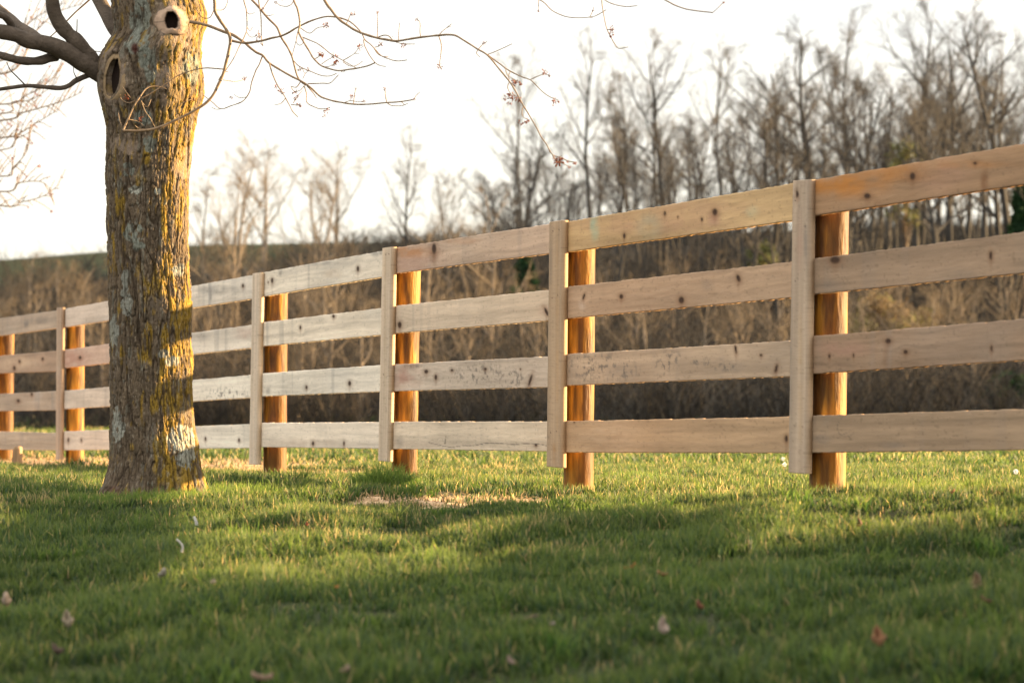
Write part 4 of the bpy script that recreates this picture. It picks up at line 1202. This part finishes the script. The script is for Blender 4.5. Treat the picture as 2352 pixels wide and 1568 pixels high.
GB, GT = np.array([.048, .045, .042]), np.array([.068, .062, .055])
WB, WT = np.array([.18, .145, .11]), np.array([.125, .10, .072])
PROTO = [proto(1, 15, .20, GB, GT, start=.48, spread=.72, nl=12),
         proto(2, 15, .24, GB, GT, start=.40, spread=.85, nl=14, dens=1.05),
         proto(3, 15, .17, GB, GT, start=.52, spread=.60, nl=12),
         proto(4, 15, .22, GB, GT, start=.46, spread=.72, nl=10, fork=1),
         proto(5, 15, .16, GB, GT, start=.38, spread=.68, nl=15, dens=1.0),
         proto(6, 15, .25, GB, GT, start=.40, spread=.95, nl=12),
         proto(7, 12, .17, WB, WT, start=.26, spread=.80, nl=12, dens=.95),
         proto(8, 12, .15, WB, WT, start=.30, spread=.72, nl=9, dens=.95, fork=1),
         proto(9, 12, .14, WB, WT, start=.18, spread=1.0, nl=12, dens=.9)]
for _, a_, b_ in PROTO:
    a_.materials.append(M_wtrunk); b_.materials.append(M_wcrown)

def place_tree(pi, px, D, top_y, label, group, base_dz=0.0, rot=None, sxy=1.0, name='bare_tree'):
    H, tmh, cmh = PROTO[pi]
    X = (px - 1176) / FPX * D
    zb = float(ground_z(X, D)) + base_dz
    ztop = (1025 - top_y) / FPX * D
    s = max((ztop - zb) / H, .25)
    t = thing(name, label, 'tree', (X, D, zb), group)
    t.scale = (s * sxy, s * sxy, s)
    t.rotation_euler = (0, 0, R.uniform(0, 6.28) if rot is None else rot)
    o = bpy.data.objects.new('trunk', tmh); COL.objects.link(o); o.parent = t
    o = bpy.data.objects.new('crown', cmh); COL.objects.link(o); o.parent = t
    return t

SKY_TREES = [ # proto, px, distance, top y, label
 (7, 540, 88, 352, 'bare forked tree just right of the big trunk, dividing low above the hill line'),
 (6, 600, 92, 366, 'pale spreading bare tree behind the bay left of the fourth post'),
 (8, 480, 96, 405, 'low bare tree partly hidden by the right edge of the big trunk'),
 (7, 705, 94, 362, 'slim pale tree above the bay between the third and fourth posts, thinner of a pair'),
 (6, 765, 98, 366, 'faint bare tree right of the slim pale tree on the hill line'),
 (0, 935, 100, 338, 'clear vase shaped bare tree rising straight above the third post from the right'),
 (7, 1045, 100, 395, 'small leaning bare tree between the vase shaped tree and the dark trunked tree'),
 (1, 1210, 112, 285, 'dark trunked bushy bare tree left of the second post from the right'),
 (2, 1205, 128, 150, 'faint tall thin tree whose top rises behind the drooping red budded twig'),
 (0, 1350, 116, 125, 'tall open vase shaped bare tree directly above the second post from the right'),
 (2, 1415, 120, 188, 'slender straight bare tree beside the tall vase shaped tree'),
 (3, 1525, 112, 122, 'tall dark double stemmed bare tree above the middle of the widest bay'),
 (4, 1470, 122, 215, 'narrow dense bare tree just left of the dark double stemmed tree'),
 (2, 1660, 118, 138, 'straight bare tree with an even pointed top between two dips of the skyline'),
 (1, 1765, 114, 165, 'broad twiggy bare tree left of the rightmost face board'),
 (5, 1865, 112, 82, 'wide crowned bare tree rising behind the top of the rightmost face board'),
 (0, 1945, 116, 78, 'tall bare tree just right of the rightmost face board with fan shaped top'),
 (4, 2010, 110, 120, 'dense dark bare tree in the wood beyond the rightmost post'),
 (3, 2108, 112, 38, 'tallest bare tree on the skyline with twin stems and a narrow tip'),
 (5, 2195, 104, 100, 'bare tree with a thick stem leaning left near the right edge'),
 (0, 2262, 108, 92, 'upright bare tree between the leaning tree and the right edge cluster'),
 (1, 2315, 104, 52, 'tall dark bare tree close to the right edge of the picture'),
 (4, 2352, 110, 70, 'dense bare tree cut by the right edge of the picture'),
]
for (p, x, D, ty, lab) in SKY_TREES:
    place_tree(p, x, D, ty, lab, 'bare trees on the skyline')
# fillers of the dense wood
G1 = 'crowded bare trees of the wood on the right'
G2 = 'thin bare trees on the left slope'
for k in range(128):
    x = 1120 + (k + R.random()) / 128 * 1340
    D = R.uniform(92, 150)
    line = np.interp(x, [1100, 1300, 1500, 1700, 1900, 2100, 2350], [380, 300, 270, 235, 180, 170, 150])
    place_tree(R.choice([0, 1, 2, 3, 4, 5, 2, 4]), x, D, line + R.uniform(-20, 230), 'grey bare tree crowded in the wood behind the right half of the fence', G1)
for k in range(16):
    x = -60 + (k + R.random()) / 16 * 1250
    D = R.uniform(80, 106)
    line = np.interp(x, [-60, 240, 440, 800, 1200], [690, 680, 560, 500, 430])
    place_tree(R.choice([6, 7, 8]), x, D, line + R.uniform(-30, 130), 'thin tan bare tree on the brushy slope behind the left half of the fence', G2, sxy=1.1)
for k in range(64):
    x = -40 + (k + R.random()) / 64 * 2420
    D = R.uniform(70, 96)
    place_tree(R.choice([6, 7, 8, 8]), x, D, R.uniform(640, 860), 'small pale bare tree tangled in the brush at the foot of the slope', 'small pale trees in the brush', sxy=1.35, name='small_tree')
# pale low branching trees at the foot of the slope, seen between the rails
for k, (x, D, ty, lab) in enumerate([
    (2215, 84, 700, 'pale many limbed small tree between the lower rails near the right edge'),
    (2040, 86, 740, 'pale crooked small tree right of the rightmost post between the rails'),
    (1795, 88, 760, 'pale small tree behind the third rail just left of the rightmost face board'),
    (1690, 86, 780, 'thin white barked sapling behind the lower gap of the widest bay'),
    (1160, 86, 760, 'white barked sapling showing under the third rail left of the second post from the right'),
    (985, 84, 700, 'pale branching tree right of the third post from the right between the rails'),
    (820, 84, 650, 'leaning tan tree behind the bay left of the third post from the right'),
    (690, 86, 600, 'tan small tree right of the fourth post from the right'),
    (545, 84, 560, 'pale trunked tree between the big maple and the fourth post from the right'),
    (505, 88, 580, 'pale straight sapling just right of the big maple trunk'),
    (120, 84, 600, 'sun touched tan small tree left of the big maple above the rails'),
    (62, 86, 590, 'sun touched tan small tree nearest the left edge above the rails')]):
    place_tree([6, 7, 8][k % 3], x, D, ty, lab, None, sxy=1.25, name='small_tree')

# ------------------------------------------------------------------ undergrowth on the slope
def brush(n, y0, y1, u0, u1, hmin, hmax, cols, label, seed, rad=.012):
    g = np.random.default_rng(seed)
    D = y0 + (y1 - y0) * g.random(n) ** 1.2
    px = g.uniform(u0, u1, n)
    X = (px - 1176) / FPX * D
    Z = ground_z(X, D)
    patch = fbm(X * .35, D * .25, s=seed, o=3)
    k = (g.random(n) < .65 + .8 * patch) & ((px > 560 + 9 * (D - 118)) | (D < 118))
    X, D, Z, patch = X[k], D[k], Z[k], patch[k]
    n = len(X)
    h = g.uniform(hmin, hmax, n) * (1 + .5 * patch)
    S, C = [], []
    base = np.stack([X, D, Z - .1], 1)
    cidx = np.clip(np.round(2 + 2.6 * fbm(X * .22, D * .16, s=seed + 3, o=2) + g.normal(0, .9, n)), 0, len(cols) - 1).astype(int)
    cb = np.array(cols)[cidx] * g.uniform(.7, 1.25, (n, 1))
    for stem in range(5):
        dirv = np.stack([g.normal(0, .62, n), g.normal(0, .5, n), np.ones(n)], 1)
        b0 = base + g.normal(0, .22, (n, 3)) * [1, 1, 0]
        hh = h * g.uniform(.5, 1.1, n)
        p1 = b0 + dirv * (hh * .5)[:, None]
        p2 = p1 + (dirv + g.normal(0, .25, (n, 3)) * [1, 1, 0]) * (hh * .5)[:, None]
        r = rad * g.uniform(.7, 1.5, n)
        S.append(np.column_stack([b0, r, p1, r * .75])); C.append(cb)
        S.append(np.column_stack([p1, r * .75, p2, r * .45])); C.append(cb)
        for tw in range(3):
            f = g.uniform(.1, .9, (n, 1))
            q0 = p1 * (1 - f) + p2 * f if tw else b0 * (1 - f) + p1 * f
            q1 = q0 + (dirv * .7 + g.normal(0, .55, (n, 3))) * (hh * g.uniform(.15, .38, n))[:, None]
            S.append(np.column_stack([q0, r * .5, q1, r * .35])); C.append(cb)
    me = segs_mesh('undergrowth', np.concatenate(S), 3, np.concatenate(C))
    tag(link('undergrowth', me, M_brush), label, 'undergrowth', kind='stuff')

BC = [(.042, .038, .034), (.075, .060, .045), (.022, .021, .020), (.064, .060, .055), (.020, .019, .018)]
brush(5600, 69.5, 112, -120, 2480, .9, 2.2, BC, 'leafless tan brush along the foot of the slope', 901)
BC2 = [(.036, .035, .033), (.046, .041, .036), (.036, .035, .033), (.048, .047, .045), (.022, .022, .022)]
brush(7000, 105, 149, -150, 2520, .45, 1.0, BC2, 'leafless brown brush covering the upper slope', 902, .016)

def leafy(name, px, D, y_bot, y_top, wpx, n, cols, label, cat, conical=False, seed=1, size=.09, stuff_stem=True, group=None):
    """shrub or evergreen: stem plus a crown of many small faces in uneven clumps"""
    g = np.random.default_rng(seed)
    X = (px - 1176) / FPX * D
    zb = (1025 - y_bot) / FPX * D; zt = (1025 - y_top) / FPX * D
    gz = float(ground_z(X, D))
    Hh = zt - gz; low = max(zb - gz, .05)
    w = wpx / 2 / FPX * D
    t = thing(name, label, cat, (X, D, gz), group)
    T = Tubes()
    P = np.array([[0, 0, -.1], [.03, 0, Hh * .4], [0, .02, Hh * .9]])
    T.poly(P, [.05 * Hh / 3 + .02, .03 * Hh / 3 + .01, .01], 7, np.array([.10, .075, .055]))
    ncl = 46
    cz = low + (Hh - low) * g.random(ncl) ** (.9 if conical else .7)
    frac = (cz - low) / (Hh - low)
    rad = w * ((1 - frac) ** .85 if conical else np.sqrt(np.clip(1 - (frac - .35) ** 2 / .46, .05, 1)))
    a = g.uniform(0, 6.283, ncl)
    rr_ = rad * g.uniform(.35, 1.0, ncl)
    cc = np.stack([rr_ * np.cos(a), rr_ * np.sin(a), cz], 1)
    for c in cc:
        T.poly([[0, 0, max(c[2] * .7, .05)], c * .6 + [0, 0, c[2] * .36], c], [.02, .014, .006], 4, np.array([.10, .075, .055]))
    o = link('trunk', T.mesh('trunk'), M_brush, t)
    idx = g.integers(0, ncl, n)
    cs = (w * .30 + .05) * (1 - .5 * frac[idx] * conical)
    off = g.normal(0, 1, (n, 3)) * [1, 1, .6]
    off = off / (np.linalg.norm(off, axis=1)[:, None]) * (g.random((n, 1)) ** .5)
    p = cc[idx] + off * cs[:, None]
    d1 = g.normal(0, 1, (n, 3)); d1 /= np.linalg.norm(d1, axis=1)[:, None]
    d2 = np.cross(d1, g.normal(0, 1, (n, 3))); d2 /= np.linalg.norm(d2, axis=1)[:, None] + 1e-6
    s = size * g.uniform(.5, 1.4, (n, 1))
    V = np.stack([p - d1 * s, p + d2 * s * .35, p + d1 * s, p - d2 * s * .35], 1).reshape(-1, 3)
    F = np.arange(n)[:, None] * 4 + np.array([[0, 1, 2, 3]])
    ci = g.integers(0, len(cols), ncl)[idx]
    C = np.repeat(np.array(cols)[ci] * g.uniform(.7, 1.3, (n, 1)), 4, axis=0)
    link('crown', mesh_np('crown', V, [F], C), M_ever, t)
    return t

EV = [(.018, .050, .018), (.030, .070, .022), (.012, .036, .014)]
YG = [(.17, .14, .045), (.14, .125, .04), (.16, .11, .055)]
leafy('cedar_shrub', 2318, 74, 945, 868, 120, 9000, EV, 'dark green spreading cedar above the bottom rail at the right edge', 'shrub', seed=3, size=.07)
leafy('conifer', 1205, 92, 700, 580, 76, 9000, EV, 'dark green conifer behind the upper gap left of the second post from the right', 'tree', True, 4, .12)
leafy('conifer', 2350, 98, 560, 425, 80, 9000, EV, 'dark green conifer at the right edge under the top rail', 'tree', True, 5, .14)
leafy('yellow_shrub', 2025, 82, 860, 690, 170, 5200, YG, 'yellow green leafing shrub right of the rightmost post behind the middle rails', 'shrub', False, 7, .07)
leafy('yellow_shrub', 2125, 84, 850, 715, 100, 2600, YG, 'smaller yellow leafing shrub right of the larger yellow shrub', 'shrub', False, 8, .07)
leafy('yellow_shrub', 2080, 102, 520, 330, 120, 1500, [(.13, .13, .04), (.11, .115, .04)], 'olive green leafing young tree just above the top rail at right', 'tree', False, 9, .08)
leafy('olive_shrub', 1755, 100, 700, 568, 110, 2600, [(.13, .14, .045), (.11, .11, .05)], 'olive green shrub behind the upper gap of the widest bay', 'shrub', False, 10, .08)

# ------------------------------------------------------------------ unseen evergreens added off to the right to shade the foreground
AX = np.array([math.cos(SUN_AZ), math.sin(SUN_AZ)]); PX_ = np.array([-math.sin(SUN_AZ), math.cos(SUN_AZ)])
def shade_tree(A, perp, Hh, w, seed, label):
    p = AX * A + PX_ * perp
    t = thing('added_shade_evergreen', label, 'tree', (p[0], p[1], float(ground_z(p[0], p[1]))), 'unseen evergreens added to shade the lawn')
    g = np.random.default_rng(seed)
    T = Tubes(); T.poly([[0, 0, -.2], [.05, 0, Hh * .5], [0, 0, Hh]], [.22, .13, .03], 8, np.array([.10, .075, .055]))
    link('trunk', T.mesh('trunk'), M_brush, t)
    n = 22000
    fz = g.random(n) ** 1.3
    r = w * (1 - fz) ** .8 * np.sqrt(g.random(n)); a = g.uniform(0, 6.283, n)
    r = r * (1 + .25 * np.sin(a * 5 + fz * 22 + seed))
    pz = .4 + fz * (Hh - .4)
    P = np.stack([r * np.cos(a), r * np.sin(a), pz], 1)
    d1 = g.normal(0, 1, (n, 3)); d1 /= np.linalg.norm(d1, axis=1)[:, None]
    d2 = np.cross(d1, g.normal(0, 1, (n, 3))); d2 /= np.linalg.norm(d2, axis=1)[:, None] + 1e-6
    V = np.stack([P - d1 * .28, P + d2 * .16, P + d1 * .28, P - d2 * .16], 1).reshape(-1, 3)
    C = np.repeat(np.array(EV)[g.integers(0, 3, n)], 4, axis=0)
    link('crown', mesh_np('crown', V, [np.arange(n)[:, None] * 4 + np.array([[0, 1, 2, 3]])], C), M_ever, t)
for k in range(18):
    shade_tree(36 + (k % 3) * 2.5 + (k // 9) * 7, 5.7 - (k % 9) * 2.6 - (k // 9) * 1.3, 21 + (k % 2) * 1.5, 3.9, 40 + k, 'unseen dark evergreen added beyond the right edge to shade the lawn')

# ------------------------------------------------------------------ litter on the lawn
def leaf(px, py, Y, size, col, label, curl=.5, name='fallen_leaf', cat='leaf', tilt=None):
    g = random.Random(int(px * 7 + py))
    p = at(px, py, Y)
    # find the lawn under this line of sight
    ys = np.linspace(6.0, 16, 800)
    r = ray(px, py)
    zz = r[2] / r[1] * ys
    k = int(np.argmax(zz - (ground_z(r[0] / r[1] * ys, ys) + .052) < 0))
    Yh = ys[k]; p = at(px, py, Yh)
    nu, nv = 13, 9
    V, C = [], []
    yaw, ti = g.uniform(0, 6.28), (g.uniform(-.7, .7) if tilt is None else tilt)
    for i in range(nu):
        u = i / (nu - 1) * 2 - 1
        wdt = (1 - abs(u) ** 1.8) * (.55 + .18 * math.cos(u * 9)) + .02
        for j in range(nv):
            v = j / (nv - 1) * 2 - 1
            x, y = u * size * .5, v * wdt * size * .5
            z = curl * size * (.5 * v * v + .35 * u * u) + g.uniform(-.02, .02) * size
            V.append((x, y, z))
            c = np.array(col) * .78 * g.uniform(.8, 1.2) * (.7 if abs(v) < .15 else 1)
            C.append(c)
    V = np.array(V)
    cy, sy, ct, st = math.cos(yaw), math.sin(yaw), math.cos(ti), math.sin(ti)
    V = V @ np.array([[ct, 0, -st], [0, 1, 0], [st, 0, ct]]) @ np.array([[cy, sy, 0], [-sy, cy, 0], [0, 0, 1]])
    i = np.arange(nu - 1)[:, None] * nv + np.arange(nv - 1)[None]
    F = np.stack([i, i + 1, i + nv + 1, i + nv], -1).reshape(-1, 4)
    me = mesh_np(name, V, [F], np.clip(C, .01, .8), True)
    o = link(name, me, M_leaf)
    o.location = p.tolist()
    md = o.modifiers.new('solid', 'SOLIDIFY'); md.thickness = .0008
    tag(o, label, cat)

leaf(1515, 1447, 0, .042, (.52, .41, .35), 'pale curled dead leaf in the blurred foreground right of centre', 1.0, tilt=.9)
leaf(1450, 1306, 0, .040, (.30, .12, .035), 'small orange brown leaf in the shaded grass right of centre')
leaf(1520, 1322, 0, .038, (.30, .17, .08), 'tan leaf lying right of the small orange brown leaf')
leaf(773, 1350, 0, .022, (.42, .20, .06), 'tiny orange leaf on the shaded lawn left of centre')
leaf(12, 1388, 0, .045, (.34, .26, .20), 'brown and white curled leaf at the left edge of the lawn', .9, tilt=.7)
leaf(152, 1436, 0, .05, (.38, .32, .24), 'pale crumpled leaf low on the left of the lawn', .9, tilt=.6)
leaf(130, 1500, 0, .045, (.13, .09, .07), 'dark brown leaf near the lower left corner', .6)
leaf(2252, 1345, 0, .05, (.40, .28, .19), 'light tan leaf standing in the grass near the right edge', 1.0, tilt=1.1)
leaf(2262, 1382, 0, .035, (.12, .06, .04), 'dark brown leaf just below the light tan leaf')
leaf(2015, 1478, 0, .055, (.33, .17, .09), 'rusty leaf with a pale middle low on the right', .8)
leaf(1605, 1355 + 40, 0, .035, (.25, .10, .06), 'reddish leaf in the dark foreground grass')
leaf(1270, 1435, 0, .022, (.30, .25, .21), 'small whitish leaf beside the dark stick')
leaf(1980, 1202, 0, .028, (.12, .05, .03), 'dark upright leaf in the sunny grass right of the rightmost post foot', 1.0, tilt=1.3)
leaf(705, 1205, 0, .02, (.28, .08, .04), 'tiny red leaf on the grass between the big tree and the bare patch')
leaf(600, 1562, 0, .05, (.38, .26, .19), 'blurred tan leaf at the bottom edge left of centre')
leaf(793, 1545, 0, .04, (.36, .25, .2), 'blurred pinkish leaf at the bottom edge near centre')
leaf(490, 1340, 0, .03, (.36, .30, .2), 'pale tan leaf on the shaded lawn below the big tree')
leaf(375, 1322, 0, .045, (.34, .31, .25), 'pale grey leaf lying among grass below the big tree', .5)
leaf(2190, 1130, 0, .022, (.30, .12, .05), 'small orange leaf in the lit grass beyond the right post')
leaf(1170, 1440 + 80, 0, .03, (.30, .22, .18), 'faint brown leaf at bottom centre')

def rod(P, r, col, name, label, cat):
    p0 = np.array(P[0])
    T = Tubes()
    C = catmull(np.array(P) - p0, .01)
    T.poly(C, np.linspace(r, r * .6, len(C)), 7, np.array(col))
    o = link(name, T.mesh(name), M_leaf); o.location = p0.tolist()
    tag(o, label, cat)

def lawn_hit(px, py, lift=.02):
    ys = np.linspace(6.0, 60, 4000)
    r = ray(px, py)
    k = int(np.argmax(r[2] / r[1] * ys - (ground_z(r[0] / r[1] * ys, ys) + lift) < 0))
    return at(px, py, ys[k])
a = lawn_hit(452, 1206, .045); rod([a, a + [-.004, 0, .018], a + [-.012, 0, .034]], .007, (.5, .48, .46), 'white_petal', 'small upright white curled petal in the grass right below the big tree', 'petal')
a = lawn_hit(417, 1268, .045); rod([a, a + [.004, 0, .02], a + [-.006, 0, .035], a + [-.018, 0, .045]], .005, (.42, .40, .37), 'bone_white_stalk', 'bent bone white stalk sticking up from the lawn below the big tree', 'stalk')
a = lawn_hit(1180, 1438); b = lawn_hit(1237, 1412, .035); rod([a, (a + b) / 2 + [0, 0, .006], b], .006, (.09, .06, .045), 'fallen_stick', 'short dark stick lying in the blurred foreground grass', 'stick')
a = lawn_hit(1200, 1424, .03)

def clover(px, py, label):
    p = lawn_hit(px, py, .05)
    t = thing('white_flower', label, 'flower', p - np.array([0, 0, .05]), 'white clover heads in the meadow')
    T = Tubes(); T.poly([[0, 0, 0], [.003, 0, .03], [0, 0, .055]], [.0016, .0014, .0012], 5, np.array([.1, .16, .04]))
    link('stem', T.mesh('stem'), M_leaf, t)
    g = np.random.default_rng(int(px))
    n = 60
    d = g.normal(0, 1, (n, 3)); d /= np.linalg.norm(d, axis=1)[:, None]
    s = np.cross(d, g.normal(0, 1, (n, 3))); s /= np.linalg.norm(s, axis=1)[:, None]
    c = np.array([0, 0, .058])
    V = np.stack([c + d * .004, c + d * .013 + s * .003, c + d * .016, c + d * .013 - s * .003], 1).reshape(-1, 3)
    link('petals', mesh_np('petals', V, [np.arange(n)[:, None] * 4 + np.array([[0, 1, 2, 3]])], np.full((n * 4, 3), .72)), M_leaf, t)
clover(1799, 1056, 'upper of two white clover heads left of the rightmost face board')
clover(1802, 1069, 'lower of two white clover heads left of the rightmost face board')
clover(2333, 1086, 'single white clover head near the right edge')

# pale stub beside the leftmost post
def stub():
    c = lawn_hit(40, 1070, .0)
    n, m = 26, 9
    a = np.linspace(0, 2 * np.pi, n, endpoint=False)
    V, C = [], []
    for k in range(m):
        f = k / (m - 1)
        rr = (.040 - .008 * f) * (1 + .12 * vnoise(np.cos(a) * 2, np.sin(a) * 2, f * 2, s=7))
        for q in range(n):
            V.append((rr[q] * math.cos(a[q]), rr[q] * math.sin(a[q]), -.03 + f * .16 + .012 * math.cos(a[q] + 1) * f)); C.append((.24, .15, .08))
    V.append((0, 0, .135)); C.append((.5, .36, .2))
    i = np.arange(m - 1)[:, None] * n; j = np.arange(n)[None]
    F = np.stack([i + j, i + (j + 1) % n, i + n + (j + 1) % n, i + n + j], -1).reshape(-1, 4)
    b = (m - 1) * n
    cap = np.stack([b + np.arange(n), b + (np.arange(n) + 1) % n, np.full(n, m * n)], 1)
    o = link('post_stub', mesh_np('post_stub', V, [F, cap], C), M_post); o.location = c.tolist()
    tag(o, 'short pale wooden stub in the soil beside the leftmost post', 'stub')
stub()
